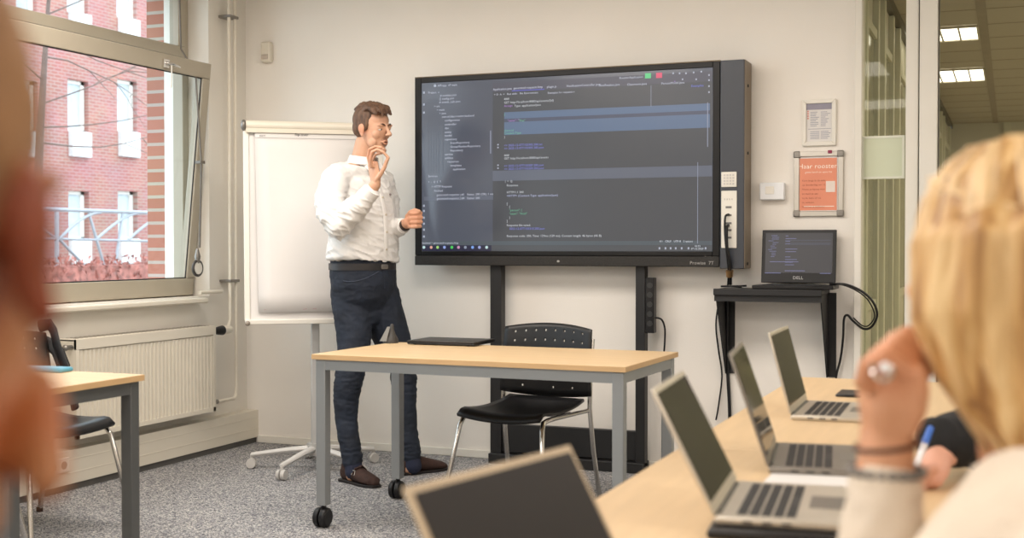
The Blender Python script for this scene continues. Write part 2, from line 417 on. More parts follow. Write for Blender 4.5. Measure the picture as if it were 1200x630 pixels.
vk = MB(); vk.loft([(-4.21, y1 + .10, .705), (-4.21, y1 + .17, .705)], [.028, .022], 20, dome=True); obj('thermostat_head', vk, cream_m, rd)
lv = MB(); lv.cyl((-4.21, y1, .30), (-4.21, y1 + .05, .30), .013); obj('lower_valve', lv, alud_m, rd, label='grey metal valve at the lower corner')
# heating pipes
hp = thing('heating_pipes', 'pair of thin cream heating pipes running up the wall beside the window', 'pipes', (-4.25, 6.13, .3))
obj('pipe', MB().tube([(-4.245, 6.105, 2.78), (-4.245, 6.105, .76), (-4.24, 6.08, .72), (-4.23, 6.05, .71)], .010, 10), cream_m, hp)
obj('pipe', MB().tube([(-4.245, 6.165, 2.78), (-4.245, 6.165, .36), (-4.24, 6.15, .31), (-4.23, 6.12, .295), (-4.21, 5.92, .30)], .010, 10), cream_m, hp)
for z in (2.53, .985): obj('pipe_clip', MB().box((-4.31, 6.09, z - .008), (-4.228, 6.18, z + .008)), alud_m, hp, .003)
obj('pipe', MB().tube([(-4.28, 5.86, .925), (-4.27, 6.06, .925)], .011, 8), cream_m, hp, label='short cream pipe leaving the window board')

# motion detector on back wall
pd = thing('motion_detector', 'small white motion detector high in the corner of the back wall', 'motion detector', (-4.16, 6.34, 2.34))
c = onY(312, 61, 6.34)
obj('housing', MB().box(c + Vector((-.033, -.015, -.062)), c + Vector((.033, .03, .062))), cream_m, pd, .012, 3)
obj('lens', MB().loft([c + Vector((-.022, -.012, -.03)), c + Vector((.022, -.012, -.03))], [(.012, .016)] * 2, 12, dome=False), mat('lens_grey', s2l(196, 184, 172), .4), pd)

# ================================================================== GLAZED CORRIDOR SIDE
jm = MB()
jm.box((-.725, 6.33, 0), (-.69, 6.48, ZC)); jm.box((-.483, 6.33, 0), (-.424, 6.48, ZC)); jm.box((-.418, 6.31, 0), (-.335, 6.48, ZC))
jm.box((2.2, 6.33, 0), (XR, 6.48, ZC)); jm.box((-.69, 6.33, ZC - .08), (2.2, 6.48, ZC)); jm.box((-.69, 6.36, 0), (-.483, 6.45, .06))
struct('trim_5', jm, white_m, .004)
struct('trim_6', MB().box((-.424, 6.345, 0), (-.418, 6.46, ZC)).box((-.335, 6.34, 0), (-.329, 6.4, ZC)), mat('painted_gap_shade', (.12, .11, .09), .6))  # dark-coloured strips paint the shade in the gaps beside the posts
struct('window_4', MB().box((-.69, 6.395, .06), (-.483, 6.403, ZC - .08)), gglass_m)
struct('window_5', MB().box((-.329, 6.37, .0), (2.2, 6.378, ZC - .08)), glass_m)
hall_wall = mat('hall_sage_wall', s2l(202, 198, 182), .6, var=.02)
hall_frame = mat('hall_frame', s2l(206, 204, 184), .45, var=.01)
hall_glass = mat('hall_olive_glass', s2l(168, 166, 148), .12, var=.05)
hall_ceil = bpy.data.materials.new('hall_ceiling_tiles')
HX, HY, HZC = -.70, 16.0, 2.67
struct('wall_hall_left', MB().box((HX - .1, 6.48, -.1), (HX - .012, HY, HZC + .1)), hall_wall)
hf = MB(); hg = MB()
ys = [6.48, 7.05, 7.42, 7.98, 8.45, 9.25, 9.7, 10.6, 11.1, 12.1, 12.6, 13.8, 14.3, 15.6, 16.0]
for k in range(len(ys) - 1):
    a, b = ys[k], ys[k + 1]
    hf.box((HX - .012, a, 0), (HX + .02, a + .07, HZC - .06))
    if k % 2 == 0 or b - a > .5:
        zb = .1 if k % 4 else .9
        hg.box((HX - .011, a + .07, zb), (HX - .004, b, 2.32)); hf.box((HX - .012, a + .07, 2.32), (HX + .012, b, 2.37)); hf.box((HX - .012, a + .07, zb - .05), (HX + .012, b, zb))
struct('trim_7', hf, hall_frame, .003); struct('window_6', hg, hall_glass)
struct('trim_8', MB().box((HX - .012, 6.48, HZC - .055), (HX + .03, HY, HZC)), mat('hall_dark_rail', s2l(92, 86, 72), .5))
hh = MB()
for y, z in ((7.62, 2.05), (7.62, 1.98), (7.62, 1.72), (7.62, 1.66)): hh.box((HX + .02, y - .012, z), (HX + .032, y + .012, z + .03))
struct('wall_hall_end', MB().box((HX, HY, -.1), (2.6, HY + .1, HZC + .1)), hall_wall)
he = MB()
for x in (-.1, .9, 1.9): he.box((x, HY - .03, 0), (x + .09, HY, HZC))
he.box((HX, HY - .03, 2.28), (2.6, HY, 2.36))
struct('trim_9', he, hall_frame)
struct('wall_hall_right', MB().box((2.5, 6.48, -.1), (2.6, HY, HZC + .1)), hall_wall)
struct('floor_hall', MB().box((HX - .1, YB + .02, -.1), (2.9, HY, 0)), mat('hall_floor', s2l(196, 188, 170), .6))
hall_c = mat('hall_ceiling_tile', s2l(176, 166, 146), .85, var=.01)
struct('ceiling_hall', MB().box((HX - .1, YB + .11, HZC), (2.6, HY, HZC + .1)), hall_c)
hb = MB(); y = 6.55
while y < 16: hb.box((HX, y, HZC - .002), (2.5, y + .014, HZC)); y += .58
for x in (.41, 1.6): hb.box((x, 6.48, HZC - .003), (x + .02, HY, HZC))
hb.box((-.215, 6.48, HZC - .004), (-.155, HY, HZC))
struct('trim_10', hb, mat('hall_ceiling_rail', s2l(150, 138, 118), .7))
hlamp = emis('hall_lamp_louvre', (1.0, .92, .76), 3.0)
def hall_light(y0, y1, lab):
    t = thing('ceiling_light', lab, 'ceiling light', (-.45, (y0 + y1) / 2, HZC), group=None)
    fm = MB(); a, b = -.70, -.222
    for k in range(5): x = a + (b - a) * k / 4; fm.box((x - .006, y0, HZC - .02), (x + .006, y1, HZC - .003))
    fm.box((a, y0 - .01, HZC - .02), (b, y0, HZC - .003)); fm.box((a, y1, HZC - .02), (b, y1 + .01, HZC - .003))
    obj('louvre_frame', fm, mat('louvre_white', s2l(200, 190, 168), .4), t)
    obj('diffuser', MB().box((a, y0, HZC - .012), (b, y1, HZC - .006)), hlamp, t)
hall_light(8.86, 9.40, 'nearer lit louvred ceiling light in the corridor behind the glass')
hall_light(10.98, 11.75, 'farther lit louvred ceiling light in the corridor behind the glass')
# added lamps out of view to the right, put in to brighten the corridor
def lampbox(name, x, y, w, d, z, m_, lab, grp):
    t = thing(name, lab, 'ceiling light', (x, y, z), group=grp)
    obj('lamp_frame', MB().box((x - w / 2 - .012, y - d / 2 - .012, z - .014), (x + w / 2 + .012, y - d / 2, z)).box((x - w / 2 - .012, y + d / 2, z - .014), (x + w / 2 + .012, y + d / 2 + .012, z)).box((x - w / 2 - .012, y - d / 2, z - .014), (x - w / 2, y + d / 2, z)).box((x + w / 2, y - d / 2, z - .014), (x + w / 2 + .012, y + d / 2, z)), white_m, t)
    obj('diffuser', MB().add([(x - w / 2, y - d / 2, z - .008), (x + w / 2, y - d / 2, z - .008), (x + w / 2, y + d / 2, z - .008), (x - w / 2, y + d / 2, z - .008)], [(3, 2, 1, 0)]), m_, t)
    return t
hl2 = emis('added_hall_light', (1.0, .88, .68), 13.0)
for y in (7.6, 10.0, 12.4, 14.8): lampbox('ceiling_light', 1.6, y, 1.2, .6, HZC, hl2, 'added unseen corridor light on the far side of the hall, %s' % {7.6: 'nearest the classroom', 10.0: 'second from the classroom', 12.4: 'third from the classroom', 14.8: 'nearest the end wall'}[y], 'added corridor lights out of view')
rl = emis('room_lamp_diffuser', LAMP_C, LAMP_E)
for x in (-3.35, -1.7, 1.75):
    for y in (-1.6, 1.3, 4.2):
        lampbox('ceiling_lamp', x, y, 1.3, .95, ZC, rl, 'classroom ceiling lamp, %s row, %s' % ({-3.35: 'window side', -1.7: 'middle', 1.75: 'far right'}[x], {-1.6: 'farthest from the big screen wall', 1.3: 'above the near table', 4.2: 'closest to the big screen wall'}[y]), 'classroom ceiling lamps')
nb = thing('frosted_notice', 'square pale green blank panel fixed on the narrow corridor glass', 'panel', onY(1035, 185, 6.38))
a = onY(1010, 160, 6.385); b = onY(1060, 209, 6.385)
obj('sheet', MB().box((a.x + .006, 6.378, b.z + .006), (b.x - .006, 6.388, a.z - .006)), mat('pale_green_sheet', s2l(208, 214, 188), .5, var=.01), nb)
fr = MB(); fr.box((a.x, 6.374, b.z), (b.x, 6.392, b.z + .012)); fr.box((a.x, 6.374, a.z - .012), (b.x, 6.392, a.z)); fr.box((a.x, 6.374, b.z + .012), (a.x + .012, 6.392, a.z - .012)); fr.box((b.x - .012, 6.374, b.z + .012), (b.x, 6.392, a.z - .012))
obj('frame', fr, mat('pale_frame', s2l(222, 224, 208), .4), nb)

# ================================================================== OUTSIDE
XF = -22.0
bt = thing('brick_building', 'red brick building with white window boxes across the street', 'building', (XF, 27, -2))
brick_far = bricks('far_red_brick', s2l(192, 128, 118), s2l(178, 112, 104), s2l(190, 156, 148), 1.0, ms=.016, rot='Y', bw=.25, rh=.085)
wins = []
for (xa, xb) in ((20, 43), (80, 103), (138, 160), (196, 218)):
    for (ya, yb, yc) in ((-96, -32, -6), (-14 + (0 if xa < 100 else 6), 20 + (0 if xa < 100 else 6), 42), (92, 157, 183), (223, 281, 309)):
        p = onX(xa, ya, XF); q = onX(xb, yb, XF); r_ = onX(xa, yc, XF)
        if ya == -96: continue
        if ya < 0: p.z = q.z + 1.5
        wins.append((p.y, q.y, q.z, p.z, r_.z))
ys_ = sorted(set([10.0, 50.0]))
fm = MB()
# facade as columns and bands around the openings
cols = {}
for i_, w in enumerate(wins): cols.setdefault(wins[i_ // 3 * 3][0], []).append(w)
keys = sorted(cols); prev = 8.0
for k in keys:
    cw = sorted(cols[k], key=lambda t: t[2]); ya = min(t[0] for t in cw); yb = max(t[1] for t in cw)
    fm.box((XF - .3, prev, -2), (XF, ya, 12)); zp = -2
    for t in cw:
        fm.box((XF - .3, ya, zp), (XF, yb, t[2])); zp = t[3]
    fm.box((XF - .3, ya, zp), (XF, yb, 12)); prev = yb
fm.box((XF - .3, prev, -2), (XF, 60, 12))
obj('facade', fm, brick_far, bt)
for w in wins:
    yb_ = w[1]; f = MB(); x = XF - .18
    f.box((x, w[0], w[2]), (x + .06, w[0] + .09, w[3])); f.box((x, yb_ - .12, w[2]), (x + .06, yb_, w[3])); f.box((x, w[0], w[3] - .09), (x + .06, yb_, w[3])); f.box((x, w[0], w[2]), (x + .06, yb_, w[2] + .08))
    fo = obj('window', f, white_m, bt)
    obj('pane', MB().box((x - .02, w[0] + .05, w[2] + .05), (x, yb_ - .05, w[3] - .05)), mat('painted_sky_reflection', s2l(196, 206, 212), .5), fo)  # flat pale pane colour stands in for the reflected sky
    obj('window_box', MB().box((XF - .05, w[0] - .0, w[4]), (XF + .14, yb_ + .0, w[2] + .03)), mat('white_panel', s2l(226, 228, 226), .5), bt, .02)
# steel canopy frame
cp = thing('steel_canopy', 'grey steel canopy frame with curved braces in front of the brick building', 'canopy', (-15, 18, -1))
cm = mat('pale_grey_steel', s2l(172, 176, 182), .45, metal=.2)
XC = -15
def tb(name, pts, r): return obj(name, MB().tube([onX(x, y, XC) for x, y in pts], r, 8), cm, cp)
tb('top_rail', [(-60, 241), (60, 245), (176, 249), (240, 251)], .035); tb('lower_rail', [(-60, 277), (60, 279.5), (240, 284)], .022)
def arc(x0, y0, x1, y1, n=8): return [(x0 + (x1 - x0) * t, y0 + (y1 - y0) * math.sin(t * pi / 2)) for t in [k / n for k in range(n + 1)]]
for (x0, x1) in ((68, 118), (112, 168), (150, 206)): tb('curved_brace', arc(x0, 281, x1, 249), .028)
for pts in ([(104, 249), (124, 318)], [(144, 249), (134, 318)], [(68, 279), (106, 318)], [(22, 249), (66, 280)]): tb('strut', pts, .026)
for (x0) in (66, 176): tb('post', [(x0, 248), (x0, 360)], .04)
# hedge
random.seed(3); hd = MB()
for k in range(5200):
    c = Vector((-13.6 + random.uniform(-.35, .35), random.uniform(12.5, 21.5), random.uniform(-.2, 1.02)))
    c.z += .05 * noise.noise(c * 2); s = random.uniform(.03, .065)
    e = Euler((random.uniform(0, 6), random.uniform(0, 6), random.uniform(0, 6))).to_matrix()
    q = [e @ Vector(v) * s for v in ((-1, 0, 0), (0, -.5, .15), (1, 0, 0), (0, .5, .15))]
    hd.add([c + v for v in q], [(0, 1, 2, 3)])
hm = mat('russet_leaves', s2l(166, 104, 92), .6, var=.5, scale=9)
hd.box((-13.85, 12.5, -1), (-13.35, 21.5, .88))
h = obj('hedge', hd, hm); tag(h, 'clipped beech hedge with russet leaves below the steel canopy', 'hedge', kind='stuff')
# bare tree
random.seed(11); tr = thing('bare_tree', 'bare winter tree with thin twigs outside the window', 'tree', (-11.5, 12.3, -1))
bm_ = mat('grey_bark', s2l(112, 92, 84), .8, var=.15)
trunk = MB(); trunk.loft([(-11.5, 12.3, -1), (-11.5, 12.3, 1), (-11.45, 12.35, 2.6), (-11.4, 12.5, 4.6)], [.09, .07, .05, .02], 10)
to = obj('trunk', trunk, bm_, tr)
def branch(mb, p, d, L_, r, lv):
    pts = [p]; q = p.copy(); dd = d.copy()
    for k in range(5):
        dd = (dd + Vector([random.uniform(-.16, .16) for _ in range(3)]) + Vector((0, 0, -.02))).normalized(); q = q + dd * L_ / 5; pts.append(q)
        if lv and k >= 1 and random.random() < .75:
            nd = (dd + Vector([random.uniform(-.7, .7) for _ in range(3)])).normalized(); branch(mb, q, nd, L_ * .55, r * .5, lv - 1)
    mb.loft(pts, [r * (1 - .14 * k) for k in range(6)], 5, dome=False)
for z, dy, dz in ((3.0, 1, .25), (3.6, 1, .1), (2.7, .9, .05), (4.1, .8, .3), (3.3, -1, .4), (4.4, .3, .8), (2.5, 1, -.12), (3.9, 1, -.2)):
    b_ = MB(); branch(b_, Vector((-11.45, 12.4, z)), Vector((.05, dy, dz)).normalized(), 2.4, .012, 1); obj('branch', b_, bm_, tr)
struct('ground_outside', MB().box((-40, -5, -1.2), (-4.79, 60, -1)), mat('street_paving', s2l(150, 146, 142), .9))
# ================================================================== BIG SCREEN
YS = 6.22
tv = thing('presentation_display', 'large black touch display on a floor stand, showing dark code editor windows', 'screen', (-2.2, 6.28, 0))
x0, x1, z0, z1 = -3.092, -1.372, 1.083, 2.125
sx0, sx1, sz0, sz1 = -3.052, -1.410, 1.162, 2.095
b = MB(); b.box((x0, YS + .004, z0), (x1, YS + .085, z1)); obj('display_body', b, bezel_m, tv, .006)
b = MB(); b.box((x0, YS - .006, z0 + .055), (sx0, YS + .006, z1)); b.box((sx1, YS - .006, z0 + .055), (x1, YS + .006, z1)); b.box((sx0, YS - .006, sz1), (sx1, YS + .006, z1)); b.box((sx0, YS - .006, z0 + .055), (sx1, YS + .006, sz0))
obj('bezel', b, bezel_m, tv, .003)
obj('top_edge', MB().box((x0, YS - .004, z1), (x1, YS + .08, z1 + .005)), mat('dark_bronze_edge', s2l(96, 84, 66), .35, metal=.6), tv)
b = MB(); b.box((x0, YS - .010, z0), (x1, YS + .01, z0 + .053)); sp = obj('speaker_bar', b, mat('speckled_black_grille', (.016, .014, .012), .6, var=.8, scale=260), tv, .004)
sc_m = mat('lit_display_glass', (.03, .032, .036), .16, var=.03, spec=.7)
nt = sc_m.node_tree.nodes['Principled BSDF']; nt.inputs['Emission Color'].default_value = (*s2l(70, 75, 88), 1); nt.inputs['Emission Strength'].default_value = 1.0
screen = obj('display_panel', MB().box((sx0, YS - .0005, sz0), (sx1, YS + .005, sz1)), sc_m, tv)
def sp_(x, y, dy=.001): return onY(x, y, YS - dy)
def rect(mb, xa, xb, ya, yb, dy=.001, t=.0004):
    # ya, yb are read at the left end; right end only gives the extent
    p = onY(xa, ya, YS); q = onY(xa, yb, YS); r_ = onY(xb, (ya + yb) / 2, YS)
    mb.box((p.x, YS - dy, q.z), (r_.x, YS - dy + t, p.z))
def ui(name, rects, col, s=1.0, dy=.001):
    m = MB()
    for r_ in rects: rect(m, *r_, dy=dy)
    key = 'ui_' + name; mm = emis(key, s2l(*col), s); mm.node_tree.nodes['Principled BSDF'].inputs['Roughness'].default_value = .2
    return obj(name, m, mm, tv)
ui('editor_area', [(577.5, 834.5, 101, 288)], (66, 69, 75), 1.0)
ui('tab_strip', [(577.5, 834.5, 97.2, 108)], (76, 77, 90), 1.0, .0014)
ui('selection_band', [(591, 832, 131.5, 139.3), (591, 832, 143.2, 158.2)], (88, 108, 136), 1.0, .0018)
ui('current_line', [(591, 832, 139.3, 143.2)], (72, 78, 98), 1.0, .0018)
ui('divider_band', [(577.5, 834.5, 200, 212), (497, 578, 230.5, 235)], (92, 98, 112), 1.0, .0018)
ui('status_bar', [(495, 834.5, 282.5, 287)], (76, 86, 94), .95, .0018)
ui('taskbar', [(495, 576, 287.2, 294)], (28, 30, 58), 1.0, .0018)
ui('taskbar_right', [(576, 834.5, 287.2, 294)], (70, 74, 80), .95, .0018)
ui('scrollbar', [(574.6, 575.6, 153, 180), (829, 829.8, 120, 172), (817.5, 818, 190, 285), (762.8, 763.3, 100, 125)], (150, 156, 176), .9, .0022)
ui('guide_lines', [(x, x + .4, 116, 203) for x in (502, 505, 508, 511, 514, 519)], (84, 88, 100), .9, .0018)
ui('run_button', [(756, 763, 86, 92)], (90, 200, 130), 1.0, .0024)
ui('stop_button', [(769, 776, 85.4, 91.6)], (216, 76, 110), 1.0, .0024)
ui('active_tab_line', [(600, 638, 106, 107)], (90, 92, 190), 1.0, .0022)
# taskbar icons, one mesh each
for (x, c) in ((497, (200, 230, 230)), (505.5, (232, 170, 150)), (513, (170, 220, 120)), (521, (150, 170, 230)), (529.7, (70, 210, 90)), (537.5, (210, 150, 190)), (545.5, (140, 150, 170)), (554, (130, 170, 240)), (562, (160, 170, 220)), (570.5, (200, 200, 190))):
    m = MB(); p = onY(x, 289.6, YS); m.cyl((p.x, YS - .0026, p.z), (p.x, YS - .002, p.z), .0085, 10)
    obj('taskbar_icon', m, emis('icon_%d' % c[0], s2l(*c), .9), tv)
ic_m = emis('ui_icon', s2l(176, 182, 200), .9)
m = MB(); p = onY(510, 100.5, YS); m.cyl((p.x, YS - .0026, p.z), (p.x, YS - .002, p.z), .008, 10); obj('toolbar_icon', m, ic_m, tv)
for (x, y) in ((497, 108.5), (497, 122.5), (497, 132), (497, 241), (497, 247), (497, 255), (497, 262), (497, 269), (497, 277)): m = MB(); rect(m, x - 1, x + 1, y - 1.2, y + 1.2, .0026); obj('toolbar_icon', m, ic_m, tv)
for (x, y) in ((583, 169.5), (583, 172.8), (583, 193.5), (583, 197)): m = MB(); rect(m, x, x + 1.6, y - .8, y + .8, .0026); obj('gutter_icon', m, ic_m, tv)
for (x, y) in ((831, 88), (831, 94), (831, 101), (831, 108), (789, 86), (796.5, 86), (804, 86), (813, 85), (822, 84), (800, 93), (816, 93)): m = MB(); rect(m, x - .8, x + .8, y - 1, y + 1, .0026); obj('toolbar_icon', m, ic_m, tv)
for x in (773, 780, 786, 792, 799, 807, 827): m = MB(); rect(m, x - .9, x + .9, 289.5, 292, .0026); obj('tray_icon', m, ic_m, tv)
def code(name, col, items, s=1.0):
    its = []
    for it in items:
        x, y, t = it[:3]; sz = it[3] if len(it) > 3 else 3.1
        p = onY(x, y, YS); its.append(((p.x, YS - .003, p.z), sz * .0053, t))
    return text_mesh(name, its, emis('txt_' + name, s2l(*col), s), tv, FACE_Y)
W1 = (192, 196, 212)
code('tree_text', W1, [
    (502, 109.8, 'Project  v'), (513, 101.6, 'API-app  v'), (527, 100.9, 'P main'),
    (516, 113.2, '# notities.json'), (515, 117, '{} config.json'), (515, 121, '# events_calc.json'), (509, 125.8, '> src'), (512, 130, '> main'), (515, 134, '> java'),
    (518, 138, 'com.nl.klas.rooster.backend'), (521.5, 142.3, 'configuration'), (521.5, 147, 'controller'), (521.5, 151.3, 'dto'), (521.5, 156, 'entity'), (521.5, 160, 'model'), (521.5, 164.5, 'repository'),
    (528, 168.6, 'EventRepository'), (528, 173.1, 'GroupMemberRepository'), (528, 177.5, 'Repository'), (521.5, 182, 'service'), (521.5, 186.3, 'utilities'), (524.5, 190.5, 'resources'), (528, 195, 'templates'), (531, 199.3, 'application'),
    (502, 207.5, 'Services'), (502, 214.2, '+  -  Q  E  T', 2.8), (506, 219.8, '> HTTP Requests'), (509, 224.6, 'finished'), (512, 229.4, 'generated-requests | #1   Status: 200 (OK) 1 ms'), (512, 233.8, 'generated-requests | #4   Status: 200'), (495, 285.5, 'backend > generated-requests.http', 2.8)])
code('tab_text', W1, [
    (578, 106, 'Application.java'), (602, 104.6, 'generated-requests.http'), (641, 103, 'plugin.js'), (664, 102, 'NotificationController.java'), (702, 101.4, 'Notification.java'), (735, 100.4, 'Classroom.java'), (775, 99.2, 'PersonModel.java'),
    (726, 92.6, 'RoosterApplication', 2.9), (579, 112, '+ O  A  =   Run with:   No Environment', 2.8), (642, 110, 'Examples for requests v', 2.8)])
code('code_text', (196, 200, 206), [
    (591, 117, '###'), (591, 121.4, 'GET http://localhost:8080/api/events/{id}'), (603, 125.3, 'Type: application/json'),
    (591, 186.8, 'GET http://localhost:8080/api/events'), (591, 183, '###'),
    (592, 213.5, '|  =  Q', 2.8), (594, 218.3, 'Response'), (594, 226.4, 'HTTP/1.1 200'), (594, 239.8, '['), (597, 243.4, '{'), (597, 256, '}'), (594, 260, ']'),
    (594, 265, 'Response file saved.'), (594, 277.5, 'Response code: 200; Time: 129ms (129 ms); Content length: 46 bytes (46 B)'), (591, 161.8, '}')])
code('keyword_text', (164, 120, 196), [(591, 125.3, 'Accept'), (595, 142.6, '"name": ""'), (790, 96.5, 'v')])
code('string_text', (96, 176, 140), [(597, 247.4, '"person": {'), (597, 251.5, '"naam": "Noël"'), (591, 154.2, 'client.id'), (591, 157.4, 'Content-Type'), (591, 135.5, '{'), (608, 142.6, '"Piet"')])
code('link_text', (120, 126, 210), [
    (591, 171.6, '<> 2023-12-07T103305.200.txt'), (591, 175.2, '<> 2023-12-07T103305.200.json'), (591, 195.6, '<> 2023-12-07T103307.200.json'), (591, 199.2, '<> 2023-12-07T103309.200.json'), (597, 269, '2023-12-07T103310.200.json'), (810, 102, 'Examples')])
code('response_text', (176, 182, 214), [(594, 230.6, '<HTTP> (Content-Type: application/json)')])
code('clock_text', (206, 214, 224), [(773, 283.6, '4:1   CRLF   UTF-8   2 spaces', 2.6), (814, 289.2, '10:33', 2.5), (810, 292.3, '07-12-2023', 2.5)])
text_mesh('maker_mark', [((onY(809, 309, YS).x, YS - .0112, onY(809, 309.6, YS).z), .024, 'Prowise  7T')], mat('logo_grey', s2l(170, 168, 164), .4), sp, FACE_Y)
text_mesh('small_mark', [((onY(826, 301, YS).x, YS - .007, onY(826, 301.6, YS).z), .012, 'Prowise one')], mat('logo_grey', (.4, .4, .4)), tv, FACE_Y)
obj('power_light', MB().ell((onY(655, 307, YS).x, YS - .011, onY(655, 306, YS).z), (.008, .003, .006)), mat('logo_grey', (.4, .4, .4)), tv)
# side unit with sockets
ux0, ux1 = -1.368, -1.245
b = MB(); b.box((ux0, 6.20, 1.075), (ux1, 6.36, 2.125)); side = obj('side_unit', b, side_m, tv, .004)
obj('side_cover', MB().box((ux1, 6.203, 1.077), (ux1 + .003, 6.36, 2.123)), sideb_m, tv, label='brownish grey side of the socket unit')
for z in (1.10, 1.66, 2.0): obj('side_screw', MB().cyl((ux1 + .002, 6.27, z), (ux1 + .007, 6.27, z), .008, 12), seal_m, tv)
b = MB(); p = onY(845.5, 201.5, 6.2); q = onY(863.5, 219, 6.2); b.box((p.x, 6.193, q.z), (q.x, 6.2, p.z)); k1 = obj('button_panel', b, white_m, side, .003)
b = MB(); w = q.x - p.x
for i in range(4):
    for j in range(4): b.box((p.x + w * (.16 + .19 * i), 6.190, q.z + (p.z - q.z) * (.16 + .19 * j)), (p.x + w * (.27 + .19 * i), 6.194, q.z + (p.z - q.z) * (.27 + .19 * j)))
obj('button', b, mat('pale_grey_button', s2l(206, 202, 198), .5), k1)
b = MB(); p = onY(845.5, 223.5, 6.2); q = onY(863.5, 290.5, 6.2); b.box((p.x, 6.193, q.z), (q.x, 6.2, p.z)); k2 = obj('socket_panel', b, white_m, side, .003)
b = MB()
for fz in (.14, .155):
    for i in range(4): b.box((p.x + w * (.2 + .16 * i), 6.1915, p.z - (p.z - q.z) * fz), (p.x + w * (.26 + .16 * i), 6.1935, p.z - (p.z - q.z) * (fz + .006)))
obj('indicator_row', b, mat('port_grey', s2l(120, 118, 116), .5), k2)
for fz in (.27, .41, .55, .67, .8): obj('port', MB().box((p.x + w * .3, 6.1915, p.z - (p.z - q.z) * fz), (p.x + w * .68, 6.1935, p.z - (p.z - q.z) * (fz + .035))), mat('port_grey', (.2, .2, .2)), k2)
# stand
PX = [(576, 589), (746, 757)]
xs = [(onY(a, 330, 6.27).x, onY(c, 330, 6.27).x) for a, c in PX]
for a, c in xs: obj('stand_post', MB().box((a, 6.25, .03), (c, 6.31, 1.2)), blackm_m, tv, .003)
bz = onY(668, 524, 6.27)
obj('stand_crossbar', MB().box((xs[0][1], 6.262, .06), (xs[1][0], 6.30, .215)), blackm_m, tv, .003)
obj('stand_foot', MB().box((xs[0][0], 6.22, 0), (xs[1][1], 6.34, .055)), blackm_m, tv, .004)
b = MB(); a = onY(757.5, 325, 6.27); c = onY(767.5, 390, 6.27); b.box((a.x, 6.25, c.z), (c.x, 6.30, a.z)); pw = obj('power_strip', b, blackp_m, tv, .003)
for k in range(5): z = c.z + .03 + k * (a.z - c.z - .04) / 5; obj('strip_socket', MB().cyl(((a.x + c.x) / 2, 6.252, z + .02), ((a.x + c.x) / 2, 6.248, z + .02), .015, 14), mat('socket_black', (.03, .03, .03), .4), pw)

# ================================================================== cables
def cable(name, lab, pts, r, m=blackp_m):
    # smooth through points
    P_ = [Vector(p) for p in pts]; out = []
    for i in range(len(P_) - 1):
        p0 = P_[max(i - 1, 0)]; p1 = P_[i]; p2 = P_[i + 1]; p3 = P_[min(i + 2, len(P_) - 1)]
        for k in range(6):
            t = k / 6; out.append(.5 * ((2 * p1) + (p2 - p0) * t + (2 * p0 - 5 * p1 + 4 * p2 - p3) * t * t + (3 * p1 - p0 - 3 * p2 + p3) * t ** 3))
    out.append(P_[-1]); o = obj(name, MB().tube(out, r, 8), m); tag(o, lab, 'cable'); return o
cable('power_cable', 'thin black cable curving down from the power strip behind the desk', [onY(767, 372, 6.27), onY(775, 374, 6.28), onY(779, 384, 6.30), onY(779, 400, 6.32), onY(777, 440, 6.34), (onY(776, 500, 6.34).x, 6.34, .004)], .005)
cable('display_cable', 'thin black cable plugged into the top port of the display side unit', [onY(854, 251, 6.19), onY(850, 254, 6.165), onY(849.5, 270, 6.165), onY(851, 290, 6.165), onY(853, 306, 6.18), onY(854, 320, 6.2), onY(853, 334, 6.24)], .0055)
cable('display_cable', 'thick black cable plugged into the lower port of the display side unit', [onY(853.5, 264, 6.19), onY(851.5, 268, 6.16), onY(852, 290, 6.16), onY(855, 305, 6.17), onY(856, 320, 6.2), onY(856, 333, 6.23)], .008)
b = MB(); b.loft([onY(855, 317, 6.185), onY(855, 324, 6.195)], [.020, .017], 14, dome=False); tag(obj('cable_tie', b, gold_m), 'small copper coloured tie around the cables under the display side unit', 'cable tie')
cable('wall_cable', 'thin black cable hanging in a curve left of the wall shelf', [onY(848, 345, 6.34), onY(843, 352, 6.345), onY(839, 380, 6.35), onY(842, 410, 6.35), onY(846, 440, 6.35), onY(842, 475, 6.35), onY(839, 492, 6.34)], .0045)
cable('wall_cable', 'thick straight black cable running down under the left bracket of the shelf', [onY(852, 345, 6.31), onY(852, 400, 6.34), onY(853, 440, 6.35), onY(855, 480, 6.35), (onY(856, 500, 6.35).x, 6.35, .01)], .009)

# ================================================================== wall shelf and its laptop
sh = thing('wall_shelf', 'black wall shelf on two tall brackets carrying the open laptop', 'shelf', (-1.1, 6.2, .98))
zt_ = .975; xa, xb = -1.375, -.845
obj('board', MB().box((xa, 6.09, zt_ - .022), (xb, 6.37, zt_)).box((xa, 6.085, zt_ - .03), (xb, 6.095, zt_ + .003)), blackm_m, sh, .003)
for x in (xa + .006, xb - .012): obj('bracket', MB().prism([(x, 6.10, zt_ - .02), (x, 6.37, zt_ - .02), (x, 6.37, .53), (x, 6.34, .53)], (.006, 0, 0)).box((x, 6.362, .53), (x + .045, 6.37, zt_ - .02)), blackm_m, sh)
obj('front_flap', MB().box((xa + .002, 6.10, zt_ - .06), (xb - .002, 6.104, zt_ - .02)), blackm_m, sh)
lp = thing('laptop', 'black laptop open on the wall shelf showing dark code windows', 'laptop', (-1.06, 6.2, zt_))
o1 = onY(889, 331, 6.24); o2 = onY(981, 331, 6.24); lx0, lx1 = o1.x + .005, o2.x - .012
obj('base', MB().box((lx0 - .012, 6.10, zt_ + .003), (lx1 + .012, 6.31, zt_ + .022)), blackp_m, lp, .004)
kb = MB()
for r_ in range(5):
    for c_ in range(14): kb.box((lx0 + .03 + c_ * .021, 6.15 + r_ * .022, zt_ + .022), (lx0 + .047 + c_ * .021, 6.168 + r_ * .022, zt_ + .024))
obj('keyboard', kb, key_m, lp)
